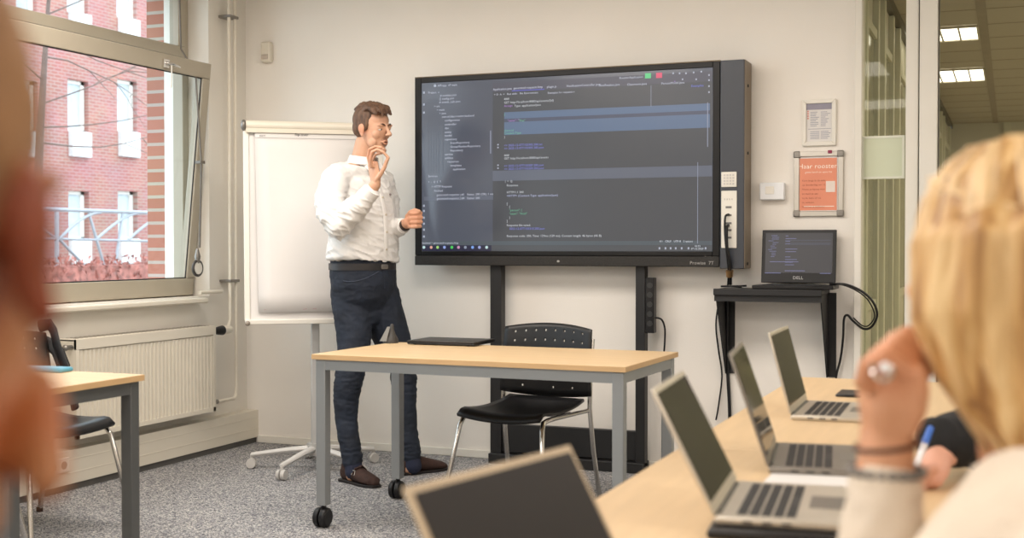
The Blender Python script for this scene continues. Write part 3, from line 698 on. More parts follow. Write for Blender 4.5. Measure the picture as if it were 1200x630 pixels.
Ml = Matrix.Translation((0, 6.28, zt_ + .03)) @ Matrix.Rotation(R(-8), 4, 'X')
wL = lx1 - lx0; hL = .268
obj('lid', MB().box((lx0, -.004, 0), (lx1, .006, hL), Ml), blackp_m, lp, .003)
sl_m = emis('laptop_lit_screen', s2l(26, 29, 42), .7)
s2 = obj('screen', MB().box((lx0 + .018, -.0052, .05), (lx1 - .018, -.004, hL - .016), Ml), sl_m, lp)
def lrect(mb, u0, u1, v0, v1, d=.0056):
    W_ = wL - .036; H_ = hL - .066
    mb.box((lx0 + .018 + u0 * W_, -d, .05 + v0 * H_), (lx0 + .018 + u1 * W_, -d + .0003, .05 + v1 * H_), Ml)
b = MB(); lrect(b, .29, .97, .70, .76); lrect(b, .29, .97, .80, .83); obj('selection_band', b, emis('lap_band', s2l(44, 50, 70), .8), s2)
b = MB(); random.seed(5)
for k in range(13):
    u = .04 + .07 * random.random(); lrect(b, u, u + .05 + .06 * random.random(), .93 - k * .044, .94 - k * .044)
for k in range(12):
    if k in (4, 7): continue
    lrect(b, .30, .34 + .14 * random.random(), .92 - k * .066, .932 - k * .066)
lrect(b, .07, .5, .27, .283); lrect(b, .3, .6, .045, .058); lrect(b, .0, .24, -.015, .0); lrect(b, .82, .98, -.015, .0)
obj('code_lines', b, emis('lap_code', s2l(112, 118, 170), .8), s2)
p = Ml @ Vector(((lx0 + lx1) / 2, -.0045, .018)); text_mesh('logo', [(p, .022, 'DELL', 'CENTER')], mat('logo_light', s2l(196, 196, 196), .4), lp, FACE_Y)
cable('laptop_cable', 'black cable looping from the shelf laptop out over the glass and back under the shelf', [onY(972, 333, 6.22), onY(990, 333, 6.24), onY(1008, 340, 6.26), onY(1022, 352, 6.27), onY(1028, 368, 6.28), onY(1022, 382, 6.29), onY(1012, 385, 6.30), onY(1000, 376, 6.30), onY(993, 369, 6.30), onY(989, 374, 6.30), onY(988, 395, 6.32), onY(985, 420, 6.34), onY(980, 440, 6.34), onY(979, 460, 6.345)], .006)
cable('laptop_cable', 'thinner black cable looping from the shelf laptop beside the thick one', [onY(974, 331, 6.2), onY(992, 335, 6.23), (onY(1008, 343, 6.24)), onY(1019, 354, 6.25), onY(1025, 370, 6.26), onY(1018, 381, 6.27), onY(1010, 381, 6.28), onY(1000, 372, 6.285)], .0035)
cable('adapter_cable', 'thin black cable coiled on the left end of the wall shelf', [(-1.35, 6.16, zt_ + .012), (-1.30, 6.13, zt_ + .014), (-1.25, 6.15, zt_ + .012), (-1.27, 6.19, zt_ + .013), (-1.33, 6.2, zt_ + .012), (-1.28, 6.22, zt_ + .012), (-1.24, 6.24, zt_ + .014)], .005)
# white box on wall
a = onY(890, 214, 6.33); c = onY(919, 234, 6.33)
wb = thing('wall_box', 'small white box on the wall left of the orange poster', 'control box', (a.x, 6.33, c.z))
obj('housing', MB().box((a.x, 6.325, c.z), (c.x, 6.37, a.z)), mat('bright_white_plastic', s2l(236, 238, 240), .4), wb, .006)
obj('rocker', MB().box((a.x + .03, 6.322, c.z + .03), (c.x - .05, 6.326, a.z - .02)), white_m, wb, .002)
# framed notices
def frame(name, lab, xa, xb, ya, yb, wd, fm, corner=None):
    a = onY(xa, ya, 6.355); c = onY(xb, yb, 6.355); t = thing(name, lab, 'poster', (a.x, 6.35, c.z)); m = MB(); f = 6.352
    O_ = [(a.x, c.z), (c.x, c.z), (c.x, a.z), (a.x, a.z)]; I_ = [(a.x + wd, c.z + wd), (c.x - wd, c.z + wd), (c.x - wd, a.z - wd), (a.x + wd, a.z - wd)]
    for k in range(4):
        n_ = (k + 1) % 4; m.prism([(O_[k][0], f, O_[k][1]), (O_[n_][0], f, O_[n_][1]), (I_[n_][0], f, I_[n_][1]), (I_[k][0], f, I_[k][1])], (0, 6.37 - f, 0))
    obj('frame', m, fm, t, .003)
    if corner:
        for X_ in (a.x - .003, c.x - wd - .006):
            for Z_ in (c.z - .003, a.z - wd - .006):
                m = MB(); m.box((X_, f - .003, Z_), (X_ + wd + .009, 6.368, Z_ + wd + .009)); obj('corner_cap', m, corner, t, .006)
    return t, a, c
t, a, c = frame('framed_timetable', 'upper framed white timetable sheet on the wall', 940, 979.5, 117, 170, .021, white_m)
w = c.x - a.x; h = a.z - c.z; sh_ = obj('sheet', MB().box((a.x + .015, 6.362, c.z + .015), (c.x - .015, 6.3655, a.z - .015)), paper_m, t)
b = MB(); b.box((a.x + .021, 6.3605, a.z - .021 - .03), (c.x - .021, 6.362, a.z - .021)); obj('heading_band', b, mat('print_grey', s2l(150, 146, 160), .6), sh_)
b = MB(); b.box((a.x + .03, 6.3605, a.z - h * .64), (c.x - .025, 6.362, a.z - h * .63)); random.seed(9)
for k in range(9):
    z = a.z - h * (.28 + .037 * k + (.06 if k > 8 else 0)); b.box((a.x + .04, 6.3605, z), (a.x + .04 + .045 * random.uniform(.6, 1), 6.362, z + .003)); b.box((a.x + w * .55, 6.3605, z), (a.x + w * .55 + .05 * random.uniform(.4, 1), 6.362, z + .003))
for k in range(5):
    z = a.z - h * (.70 + .037 * k); b.box((a.x + .04, 6.3605, z), (a.x + .085, 6.362, z + .003)); b.box((a.x + w * .55, 6.3605, z), (a.x + w * .55 + .05 * random.uniform(.5, 1), 6.362, z + .003))
obj('print_lines', b, mat('print_dark', s2l(160, 160, 172), .6), sh_)
b = MB()
for k in range(4): z = a.z - h * (.27 + .05 * k); b.box((a.x + .025, 6.3605, z), (a.x + .033, 6.362, z + .008))
obj('red_marks', b, mat('print_red', s2l(220, 160, 150), .6), sh_)
t, a, c = frame('framed_poster', 'silver framed orange poster on the wall below the timetable', 930.5, 988, 178, 253, .026, alu_m, alud_m)
obj('backing', MB().box((a.x + .02, 6.360, c.z + .02), (c.x - .02, 6.3655, a.z - .02)), paper_m, t)
ps = obj('poster_sheet', MB().box((a.x + .028, 6.3585, c.z + .03), (c.x - .032, 6.360, a.z - .034)), orange_m, t)
cxm = (a.x + c.x) / 2
text_mesh('headline', [((cxm, 6.358, a.z - .085), .034, 'Haar rooster!', 'CENTER'), ((cxm, 6.358, a.z - .108), .013, 'gratis lunch en extra les', 'CENTER')], mat('print_white', s2l(255, 236, 222), .5), ps, FACE_Y)
text_mesh('body_print', [((a.x + .04, 6.358, a.z - .150 - .022 * k), .013, s_) for k, s_ in enumerate(['Kom langs in de aula', 'op donderdag om 12 uur', 'Neem je laptop mee', 'en meld je aan', 'bij de balie of via', 'de website', 'Iedereen is welkom!'])], mat('print_brown', s2l(176, 92, 66), .6), ps, FACE_Y)
obj('white_square', MB().box((c.x - .085, 6.3575, a.z - .205), (c.x - .04, 6.3585, a.z - .15)), mat('pale_print', s2l(228, 214, 204), .5), ps)
obj('foot_line', MB().box((a.x + .05, 6.3578, c.z + .048), (c.x - .045, 6.3585, c.z + .052)), mat('print_white', (1, 1, 1)), ps)
obj('red_clip', MB().box((c.x - .075, 6.345, a.z - .012), (c.x - .055, 6.356, a.z + .004)), pink_m, t, .002)

# ================================================================== desks
def desk(name, lab, corners, H, leg=.045, castor=True, top=wood_m, group=None, legm=steel_m, legs=None, inset=.012, rz=0):
    # corners: (x0,y0)-(x1,y1) before a turn rz about (x0,y0)
    (x0, y0), (x1, y1) = corners; L_, D_ = x1 - x0, y1 - y0
    t = thing(name, lab, 'table', (x0, y0, 0), rz, group, local=True)
    obj('tabletop', MB().box((0, 0, H - .022), (L_, D_, H)), top, t, .002)
    e = MB(); e.box((-.001, -.001, H - .021), (L_ + .001, .001, H - .001)); e.box((-.001, D_ - .001, H - .021), (L_ + .001, D_ + .001, H - .001)); e.box((-.001, .0012, H - .021), (.001, D_ - .0012, H - .001)); e.box((L_ - .001, .0012, H - .021), (L_ + .001, D_ - .0012, H - .001))
    obj('edge_band', e, edge_m, t)
    a = inset; f = MB(); z1_, z0_ = H - .0225, H - .066; a += .002
    f.box((a, a, z0_), (L_ - a, a + .03, z1_)); f.box((a, D_ - a - .03, z0_), (L_ - a, D_ - a, z1_)); f.box((a, a + .031, z0_), (a + .03, D_ - a - .031, z1_)); f.box((L_ - a - .03, a + .031, z0_), (L_ - a, D_ - a - .031, z1_))
    obj('underframe', f, legm, t); a -= .002
    for (x, y, cs) in ((a, a, 1), (L_ - a - leg, a, 0), (a, D_ - a - leg, 1), (L_ - a - leg, D_ - a - leg, 0)):
        zb = .095 if (castor and cs) else .0
        l = obj('leg', MB().box((x, y, zb), (x + leg, y + leg, z1_)), legm, t, .003)
        if castor and cs:
            cx_, cy_ = x + leg / 2, y + leg / 2
            k = MB()
            for s_ in (-1, 1): k.loft([(cx_ - .005 + s_ * .004, cy_ + .0, .042), (cx_ - .005 + s_ * .024, cy_ + .0, .042), (cx_ - .005 + s_ * .030, cy_, .042)], [.042, .042, .034], 24, ref=(0, 0, 1), dome=False)
            k.cyl((cx_, cy_, .05), (cx_, cy_, .1), .009, 10); k.box((cx_ - .012, cy_ - .02, .035), (cx_ + .004, cy_ + .02, .088))
            obj('castor', k, blackp_m, l, .003)
    return t
A = onZ(363, 415, .735); B = onZ(727, 429, .735)
rz = math.atan2(B.y - A.y, B.x - A.x) - R(1.2)
d1 = desk('teacher_desk', 'light wood desk with grey frame and castors in front of the presenter', ((A.x, A.y + .015), (A.x + 1.385, A.y + .735)), .735, rz=rz)
t = onZ(169, 438.5, .735)
desk('student_table', 'light wood table with dark grey legs at the left beneath the window', ((t.x - 1.36, t.y - .64), (t.x, t.y)), .735, castor=False, legm=dsteel_m)
HT = .735
for k, (ya, yb, lab) in enumerate(((2.76, 4.36, 'far light wood table of the right row, below the wall shelf'), (1.10, 2.757, 'near light wood table of the right row, under the nearest laptops'))):
    desk('student_table', lab, ((-.69, ya), (.01, yb)), HT, castor=False, top=woodY_m, legm=dsteel_m)

# ================================================================== chairs
def hole_panel(mb, W_, H_, bend, holes, top_curve=.02):
    # curved panel in x and z with real round holes on one conforming grid
    def pos(x, z):
        u = x / (W_ / 2); zz = z + top_curve * (1 - u * u) * (z / H_) - .018 * (1 - u * u) * (1 - z / H_); taper = 1 - .05 * z / H_
        return Vector((x * taper, bend * (1 - u * u) + .10 * z * z / H_, zz))
    g = .009
    xs_ = {round(h[0] + s * g, 5) for h in holes for s in (-1, 1)} | {-W_ / 2, W_ / 2}
    zs_ = {round(h[1] + s * g, 5) for h in holes for s in (-1, 1)} | {0.0, H_}
    def fill(v, step):
        v = sorted(v); o = [v[0]]
        for a_, b_ in zip(v, v[1:]):
            if b_ - a_ < .002: continue
            n_ = max(1, round((b_ - a_) / step)) if b_ - a_ > .0185 else 1
            o += [a_ + (b_ - a_) * (k + 1) / n_ for k in range(n_)]
        return o
    xs_ = fill(xs_, .02); zs_ = fill(zs_, .03); vid = {}
    def vert(x, z):
        k = (round(x, 5), round(z, 5))
        if k not in vid: vid[k] = len(mb.v); mb.v.append(tuple(pos(x, z)))
        return vid[k]
    for za, zb in zip(zs_, zs_[1:]):
        for xa_, xb_ in zip(xs_, xs_[1:]):
            c_ = [vert(xb_, zb), vert(xa_, zb), vert(xa_, za), vert(xb_, za)]
            hh_ = [h for h in holes if xa_ < h[0] < xb_ and za < h[1] < zb and xb_ - xa_ < .0186]
            if not hh_: mb.f.append((c_[2], c_[3], c_[0], c_[1])); continue
            h = hh_[0]; o = [vert(h[0] + .0052 * cos(2 * pi * (k + .5) / 8), h[1] + .0052 * sin(2 * pi * (k + .5) / 8)) for k in range(8)]
            # corners lie at 45, 135, 225, 315 degrees, between octagon vertices (0,1), (2,3), (4,5), (6,7)
            for q in range(4):
                mb.f.append((c_[q], o[2 * q + 1], o[2 * q])); mb.f.append((c_[q], c_[(q + 1) % 4], o[(2 * q + 2) % 8], o[2 * q + 1]))
def chair(lab, loc, rz, group=None):
    # faces -Y, origin on floor under the seat centre
    t = thing('stacking_chair', lab, 'chair', loc, rz, group, local=True)
    s = MB(); W_, D_ = .425, .44; nx, ny = 14, 14
    def sp2(i, j):
        u = -1 + 2 * i / nx; v = j / ny                        # v=0 front .. 1 back
        x = u * W_ / 2 * (1 - .06 * v); y = -D_ / 2 + D_ * v
        z = .455 + .012 * abs(u) ** 2 * 1.6 - .018 * sin(pi * min(1, v * 1.1)) - (.035 * (1 - v / .14) ** 2 if v < .14 else 0) + (.03 * ((v - .8) / .2) ** 2 if v > .8 else 0) * (1 - .6 * u * u)
        return (x, y, z)
    s.add([sp2(i, j) for j in range(ny + 1) for i in range(nx + 1)], [(j * (nx + 1) + i, j * (nx + 1) + i + 1, (j + 1) * (nx + 1) + i + 1, (j + 1) * (nx + 1) + i) for j in range(ny) for i in range(nx)])
    so = obj('seat', s, blackp_m, t, ang=60); sd = so.modifiers.new('t', 'SOLIDIFY'); sd.thickness = .014; sd.offset = -1
    b = MB(); Hb = .305; xs8 = [-.189 + .054 * i for i in range(8)]
    hs = [(x, .275) for x in xs8] + [(x, .235) for x in xs8] + [(-.135, .04), (.027, .04), (.135, .04)]
    hole_panel(b, .49, Hb, .035, hs, .022)
    M = Matrix.Translation((0, .205, .50))
    bb = MB(); bb.add(b.v, b.f, M); bo = obj('backrest', bb, blackp_m, t, ang=60)
    sd = bo.modifiers.new('t', 'SOLIDIFY'); sd.thickness = .007; sd.offset = 0
    r_ = .011
    for s_ in (-1, 1):
        obj('leg', MB().tube([(s_ * .19, .10, .428), (s_ * .20, -.12, .426), (s_ * .205, -.17, .420), (s_ * .212, -.192, .39), (s_ * .235, -.235, .20), (s_ * .26, -.275, .0)], r_, 12), chrome_m, t, ang=80)
        obj('leg', MB().tube([(s_ * .245, .30, 0), (s_ * .235, .245, .25), (s_ * .232, .215, .45), (s_ * .232, .222, .60), (s_ * .228, .25, .76)], r_, 12), chrome_m, t, ang=80)
        obj('side_rail', MB().tube([(s_ * .20, -.1, .427), (s_ * .228, .215, .435)], r_ * .9, 10), chrome_m, t, ang=80)
    obj('crossbar', MB().tube([(-.2, .05, .425), (.2, .05, .425)], r_ * .8, 10), chrome_m, t, ang=80)
    for p in ((-.26, -.275), (.26, -.275), (-.245, .30), (.245, .30)): obj('foot_glide', MB().cyl((*p, 0), (*p, .022), .015, 12), blackp_m, t)
    return t
chair('black plastic chair with perforated back, tucked behind the desk of the presenter', (-2.055, 5.22, 0), R(-9))
def copy_tree(o, parent=None):
    c = o.copy(); COL.objects.link(c)
    if parent: c.parent = parent
    for ch in list(o.children): copy_tree(ch, c)
    return c
ch0 = [o for o in bpy.data.objects if o.name == 'stacking_chair'][0]
c1 = copy_tree(ch0); c1.location = (-3.77, 4.05, 0); c1.rotation_euler = (0, 0, R(82)); c1['label'] = 'black plastic chair by the radiator with a black backpack hung on its back'
c2 = copy_tree(ch0); c2.location = (-3.43, 3.12, 0); c2.rotation_euler = (0, 0, R(178)); c2['label'] = 'black plastic chair at the left edge, pushed under the left table'

# backpack
bp_m = mat('black_nylon', (.014, .014, .016), .6, bump=.3, bscale=300); bpg_m = mat('brown_grey_nylon', s2l(92, 80, 66), .7)
bk = thing('backpack', 'black backpack hanging on the back of the chair by the radiator', 'backpack', (-4.05, 4.05, .5))
cB = Vector((-4.12, 4.08, .70))
m = MB(); m.loft([cB + Vector((0, 0, -.20)), cB + Vector((0, 0, -.1)), cB + Vector((0, 0, .08)), cB + Vector((.01, 0, .19)), cB + Vector((.01, 0, .22))], [(.15, .07), (.165, .085), (.16, .08), (.12, .06), (.06, .03)], 20, ref=(1, 0, 0))
obj('bag_body', m, bp_m, bk)
m = MB(); m.loft([cB + Vector((-.075, 0, -.12)), cB + Vector((-.08, 0, .0)), cB + Vector((-.07, 0, .05))], [(.12, .03), (.125, .035), (.1, .02)], 16, ref=(1, 0, 0)); obj('front_pocket', m, bpg_m, bk)
for pts in ([(47, 382), (58, 380), (63, 388), (66, 402), (72, 420), (79, 438), (84, 456), (88, 478)], [(52, 400), (60, 404), (68, 412), (75, 430)]):
    m = MB(); q = [onX(x, y, -3.99 + .03 * i) for i, (x, y) in enumerate(pts)]; m.loft(q, [(.028, .010)] * len(q), 10, ref=(1, -.4, 0)); obj('strap', m, bp_m, bk)
tag(obj('pencil_case', MB().box((-3.45, 3.50, .735), (-3.155, 3.565, .752)), blue_m, None, .006), 'flat light blue pencil case on the left table', 'pencil case')

# ================================================================== laptops of the right row
def laptop(lab, A, ang, L_, hl, lean, body, scr, z=.735, D_=.225, kdark=key_m, zoff=0, sub=None):
    # A: hinge end nearest the camera; ang: direction of the hinge line; base to its right (+X)
    t = thing('laptop', lab, 'laptop', (A[0], A[1], z), ang - pi / 2, None, local=True)
    # local: y along hinge (0..L_), x towards the user
    obj('base', MB().box((-.004, 0, 0), (D_, L_, .013)), body, t, .004, 3)
    k = MB(); rows, cols_ = 5, 14; kw = (L_ - .05) / cols_; kd = .019
    for r_ in range(rows):
        for c_ in range(cols_):
            if r_ == 4 and 4 <= c_ <= 8:
                if c_ == 4: k.box((.028 + r_ * kd, .025 + c_ * kw, .013), (.028 + r_ * kd + kd * .8, .025 + 9 * kw - .003, .0142))
                continue
            k.box((.028 + r_ * kd, .025 + c_ * kw, .013), (.028 + r_ * kd + kd * .8, .025 + c_ * kw + kw * .82, .0142))
    obj('keyboard', k, kdark, t)
    obj('trackpad', MB().box((.135, L_ / 2 - .05, .0128), (.205, L_ / 2 + .05, .0134)), alud_m, t)
    p = MB()
    for i in range(3): p.box((.04 + i * .03, -.0006, .005), (.055 + i * .03, .0005, .0085))
    obj('port', p, seal_m, t)
    obj('hinge', MB().cyl((-.001, .03, .011), (-.001, L_ - .03, .011), .0055, 12), mat('hinge_grey', s2l(70, 68, 66), .4), t)
    M = Matrix.Translation((-.002, 0, .015)) @ Matrix.Rotation(-lean, 4, 'Y')
    obj('lid', MB().box((-.006, 0, 0), (.0, L_, hl), M), body, t, .003, 3)
    bz = .010
    obj('screen', MB().box((.0, bz, .02), (.0012, L_ - bz, hl - bz), M), scr, t)
    return t
def hinge(h1, h2): 
    a = onZ(*h1, .75); c = onZ(*h2, .75); return a, math.atan2(c.y - a.y, c.x - a.x)
a, g = hinge((840, 616), (866, 572))
laptop('nearest silver laptop of the right row, raised on a black sleeve', (a.x, a.y), g, .315, .22, R(27), mat('warm_silver', s2l(204, 196, 182), .36, metal=.55), glassy_m, z=.752)
sl = thing('laptop_sleeve', 'black sleeve under the nearest silver laptop of the right row', 'laptop sleeve', (a.x, a.y, .735), g - pi / 2, local=True)
obj('sleeve_body', MB().box((-.012, -.03, 0), (.24, .26, .016)), blackp_m, sl, .005); obj('zip', MB().box((-.0125, -.0305, .007), (.2405, .2605, .009)), seal_m, sl)
a, g = hinge((903, 546), (912, 515))
laptop('grey laptop in the middle of the right row', (a.x, a.y), g, .33, .238, R(19), mat('space_grey', s2l(140, 134, 126), .36, metal=.6), glassy_m)
a, g = hinge((928, 485), (948, 467))
laptop('farthest silver laptop of the right row, nearest the wall shelf', (a.x, a.y), g, .335, .22, R(15), mat('warm_silver', (.5, .5, .5)), glassy_m)
# foreground laptop: top edge surveyed, lid leaning 30 degrees
ztop = .935
A_ = onZ(475, 570, ztop); B_ = onZ(670, 520, ztop); e = (B_ - A_); L4 = e.length; e.normalize(); nn = Vector((-e.y, e.x, 0)); hl4 = (ztop - .735 - .015) / cos(R(30))
base = A_ - nn * (hl4 * sin(R(30))); g4 = math.atan2(e.y, e.x)
laptop('large blurred laptop in the foreground with a beige rim and dark blank screen', (base.x, base.y), g4, L4, hl4, R(30), mat('beige_silver', s2l(178, 160, 134), .4, metal=.4), matte_scr_m, D_=.23)
# papers and small things on the right tables
q = [onZ(868, 572, .735), onZ(880, 556, .735), onZ(1010, 556, .735), onZ(1015, 574, .735)]
tag(obj('paper_sheet', MB().box((-.44, 2.30, .7352), (-.20, 2.56, .7362), Matrix.Identity(4)), paper_m), 'white paper sheet behind the nearest silver laptop', 'paper')
p = onZ(990, 462, .735); tag(obj('phone', MB().box((p.x - .02, p.y - .07, .7352), (p.x + .06, p.y + .07, .743)), blackp_m, None, .004), 'black phone lying behind the farthest silver laptop', 'phone')

# on the teacher desk
p = onZ(458, 401.5, .735)
ms = thing('desk_speaker', 'small dark grey wedge shaped speaker on the presenter desk', 'speaker', (p.x, p.y, .735))
m = MB(); rr = lambda s_, z: [(p.x + x_ * s_, p.y + y_ * s_, z) for x_, y_ in ((-.05, -.045), (.045, -.045), (.045, .04), (-.05, .04))]
m.loft([(p.x, p.y, .739), (p.x, p.y, .752), (p.x, p.y, .775), (p.x + .004, p.y, .80), (p.x + .007, p.y, .818)], [(.036, .040), (.035, .038), (.024, .022), (.012, .011), (.008, .007)], 20, ref=(0, 1, 0))
obj('stand_body', m, mat('dark_taupe_plastic', s2l(62, 60, 57), .5), ms, ang=50)
m = MB(); m.prism([(p.x - .036, p.y - .040, .745), (p.x + .0, p.y - .042, .745), (p.x + .008, p.y - .022, .812), (p.x - .006, p.y - .022, .812)], (0, -.003, .0)); obj('front_plate', m, mat('grey_plate', s2l(124, 122, 116), .4), ms)
a = onZ(477, 403.5, .735); c = onZ(562, 405, .735)
kt = thing('closed_laptop', 'slim black closed laptop lying on the presenter desk', 'laptop', ((a.x + c.x) / 2, a.y, .735))
obj('base', MB().box((a.x, a.y - .0, .738), (c.x, a.y + .24, .747)), blackp_m, kt, .003); obj('lid', MB().box((a.x, a.y, .748), (c.x - .0, a.y + .24, .755)), mat('black_lid', (.02, .018, .017), .35), kt, .003)
for x_ in (a.x + .03, c.x - .04):
    for y_ in (a.y + .02, a.y + .21): obj('rubber_foot', MB().cyl((x_, y_, .735), (x_, y_, .739), .006, 8), seal_m, kt)

# ================================================================== flipchart
fc = thing('flipchart', 'white mobile flipchart with blank paper behind the presenter', 'flipchart', (-3.44, 5.72, 0), R(35.6), local=True)
lz, uz = .80, 1.83
def fpt(x, z, y=0): s_ = (z - lz) / (uz - lz); return Vector((x, -.09 + .17 * s_ + y, z))
m = MB(); hw = .355
for x in (-hw, hw): m.beam(fpt(x, lz), fpt(x, uz), .03, .022, ref=(0, 1, 0))
obj('side_rail', m, white_m, fc, .004)
m = MB(); n_ = (fpt(0, uz) - fpt(0, lz)).normalized()
vs = [fpt(-hw, lz), fpt(hw, lz), fpt(hw, uz), fpt(-hw, uz)]; m.prism(vs, (0, .012, 0)); obj('board', m, mat('whiteboard', s2l(222, 220, 218), .3, var=.004), fc)
m = MB(); m.beam(fpt(-hw - .012, lz - .005, -.01), fpt(hw + .012, lz - .005, -.01), .03, .026, ref=(0, 0, 1)); obj('pen_tray', m, white_m, fc, .004)
m = MB(); m.loft([fpt(-hw, uz + .0, -.012), fpt(hw, uz, -.012)], [(.026, .026)] * 2, 20, dome=False); m.beam(fpt(-hw, uz - .028, -.018), fpt(hw, uz - .028, -.018), .022, .022); obj('paper_clamp', m, cream_m, fc, ang=50)
m = MB()
for x in (-hw - .012, hw + .012): m.ell(fpt(x, uz, -.012), (.016, .03, .03))
obj('clamp_end', m, alud_m, fc)
m = MB()
for x in (-hw, hw): m.ell(fpt(x, lz - .01, -.02), (.014, .016, .014))
obj('tray_end', m, mat('socket_grey', (.5, .5, .5)), fc)
m = MB(); pw_ = hw - .045; ny = 10; pts = []
for j in range(ny + 1):
    s_ = j / ny; z = uz - .035 + (lz + .045 - uz + .035) * s_
    for i in range(9):
        x = -pw_ + 2 * pw_ * i / 8 + .012 * s_; pts.append(fpt(x, z, -.012 - .004 * s_ - .003 * sin(i * 1.7 + j * .5) * s_))
m.add(pts, [(j * 9 + i, j * 9 + i + 1, (j + 1) * 9 + i + 1, (j + 1) * 9 + i) for j in range(ny) for i in range(8)])
pp = obj('paper_pad', m, paper_m, fc); sd = pp.modifiers.new('t', 'SOLIDIFY'); sd.thickness = .006; sd.offset = 1
m = MB(); m.beam(fpt(-pw_, uz - .066, -.021), fpt(pw_, uz - .066, -.021), .0012, .0012); obj('pad_perforation', m, mat('pad_line_grey', s2l(150, 148, 150), .6), pp)
tmx = Matrix.Rotation(R(90 - 0), 4, 'X')
text_mesh('pad_print', [(fpt(-.10, uz - .052, -.022), .02, 'flip-over'), (fpt(-.285, uz - .058, -.022), .012, 'papier')], mat('pad_print', s2l(70, 68, 70), .6), pp, tmx)
m = MB()
for k in range(7): m.beam(fpt(-.27 + .05 * k, lz + .058 + .003 * (k % 2), -.0205), fpt(-.25 + .05 * k, lz + .061, -.0205), .0012, .0012)
obj('pen_scribble', m, mat('pen_pink', s2l(190, 120, 130), .6), pp)
obj('column', MB().box((-.022, -.02, .11), (.022, .024, .95)), mat('column_white_grey', s2l(196, 196, 194), .4, metal=.2), fc, .006)
obj('board_mount', MB().box((-.06, -.022, .80), (.06, .02, .95)), alud_m, fc, .004)
obj('hub', MB().cyl((0, 0, .075), (0, 0, .14), .042), mat('hub_grey', s2l(180, 180, 178), .4), fc)
for k in range(5):
    g = R(72 * k + 20); d = Vector((cos(g), sin(g), 0)); 
    lg = obj('foot', MB().loft([Vector((0, 0, .11)) + d * .03, Vector((0, 0, .10)) + d * .15, Vector((0, 0, .075)) + d * .34], [(.022, .018), (.02, .015), (.016, .012)], 12, ref=(0, 0, 1)), mat('foot_white_grey', s2l(206, 204, 200), .4), fc)
    p_ = d * .345; s_ = Vector((-d.y, d.x, 0)); m = MB()
    for q_ in (-1, 1): m.loft([p_ + s_ * q_ * .005 + Vector((0, 0, .028)), p_ + s_ * q_ * .023 + Vector((0, 0, .028))], [.028, .025], 18, dome=False)
    m.cyl(p_ + Vector((0, 0, .03)), p_ + Vector((0, 0, .072)), .008, 10); obj('castor', m, castor_m, lg)
# ================================================================== PEOPLE
def skin_mat(name, col):
    m = mat(name, col, .5, var=.05, scale=30, bump=.15, bscale=400, sss=.05)
    nt = m.node_tree; b = nt.nodes['Principled BSDF']; src = b.inputs['Base Color'].links[0].from_socket
    a = nt.nodes.new('ShaderNodeAttribute'); a.attribute_name = 'tint'
    mx = nt.nodes.new('ShaderNodeMix'); mx.data_type = 'RGBA'; mx.blend_type = 'MULTIPLY'; mx.inputs[0].default_value = 1
    nt.links.new(src, mx.inputs[6]); nt.links.new(a.outputs['Color'], mx.inputs[7]); nt.links.new(mx.outputs[2], b.inputs['Base Color'])
    return m
def tint(o, spots):
    # spots: (centre, radius, rgb multiplier): lips, ears, knuckles, stubble are coloured like this on the skin itself
    me = o.data; at = me.color_attributes.new('tint', 'FLOAT_COLOR', 'POINT')
    for i, v in enumerate(me.vertices):
        c = [1.0, 1.0, 1.0]
        for p, r, k in spots:
            d = (v.co - p).length / r
            if d < 1:
                w = min(1, (1 - d) * 2.2)
                for j in range(3): c[j] *= 1 - w * (1 - k[j])
        at.data[i].color = (*c, 1)
def headM(c, f, pitch=0, roll=0, s=1.0):
    f = Vector((f[0], f[1], 0)).normalized(); r = f.cross(Vector((0, 0, 1)))
    M = Matrix((r, f, Vector((0, 0, 1)))).transposed().to_4x4()
    return Matrix.Translation(c) @ M @ Matrix.Rotation(R(pitch), 4, 'X') @ Matrix.Rotation(R(roll), 4, 'Y') @ Matrix.Scale(s, 4)
def head_shells(mb, M, fem=False, ears=True):
    V = lambda x, y, z: M @ Vector((x, y, z)); sc = M.to_scale().x
    E_ = lambda c, r, n=20: mb.ell(c, r, M, n, 12)
    E_((0, -.015, .035), (.074, .094, .087)); E_((0, .026, .010), (.061, .060, .076)); E_((0, .028, .05), (.060, .052, .045))
    jw = .050 if fem else .056
    mb.loft([V(0, .012, -.02), V(0, .024, -.05), V(0, .038, -.080), V(0, .052, -.098)], [(.062 * sc, .060 * sc), (jw * sc, .052 * sc), (.040 * sc, .040 * sc), (.022 * sc, .022 * sc)], 20, ref=M.to_3x3() @ Vector((0, 1, 0)))
    E_((0, .068, -.097), (.019, .016, .015))
    for s in (-1, 1):
        E_((s * .034, .050, -.018), (.024, .022, .026)); E_((s * .027, .077, .026), (.027, .011, .008))
        E_((s * .040, .030, -.055), (.018, .030, .030))
        E_((s * .010, .100, -.020), (.008, .010, .007))
        E_((s * .032, .074, .013), (.015, .010, .007))           # upper lids
        if ears:
            E_((s * .078, -.006, .002), (.007, .017, .030)); E_((s * .083, -.012, .008), (.006, .012, .020)); E_((s * .080, .0, -.024), (.006, .009, .011))
    mb.loft([V(0, .082, .026), V(0, .092, .010), V(0, .104, -.008), V(0, .110, -.017)], [.008 * sc, .008 * sc, .010 * sc, .0115 * sc], 12)
    mb.loft([V(-.021, .076, -.053), V(-.009, .086, -.049), V(.009, .086, -.049), V(.021, .076, -.053)], [.003 * sc, .0048 * sc, .0048 * sc, .003 * sc], 10)
    mb.loft([V(-.018, .076, -.058), V(-.006, .085, -.064), V(.006, .085, -.064), V(.018, .076, -.058)], [.003 * sc, .0052 * sc, .0052 * sc, .003 * sc], 10)
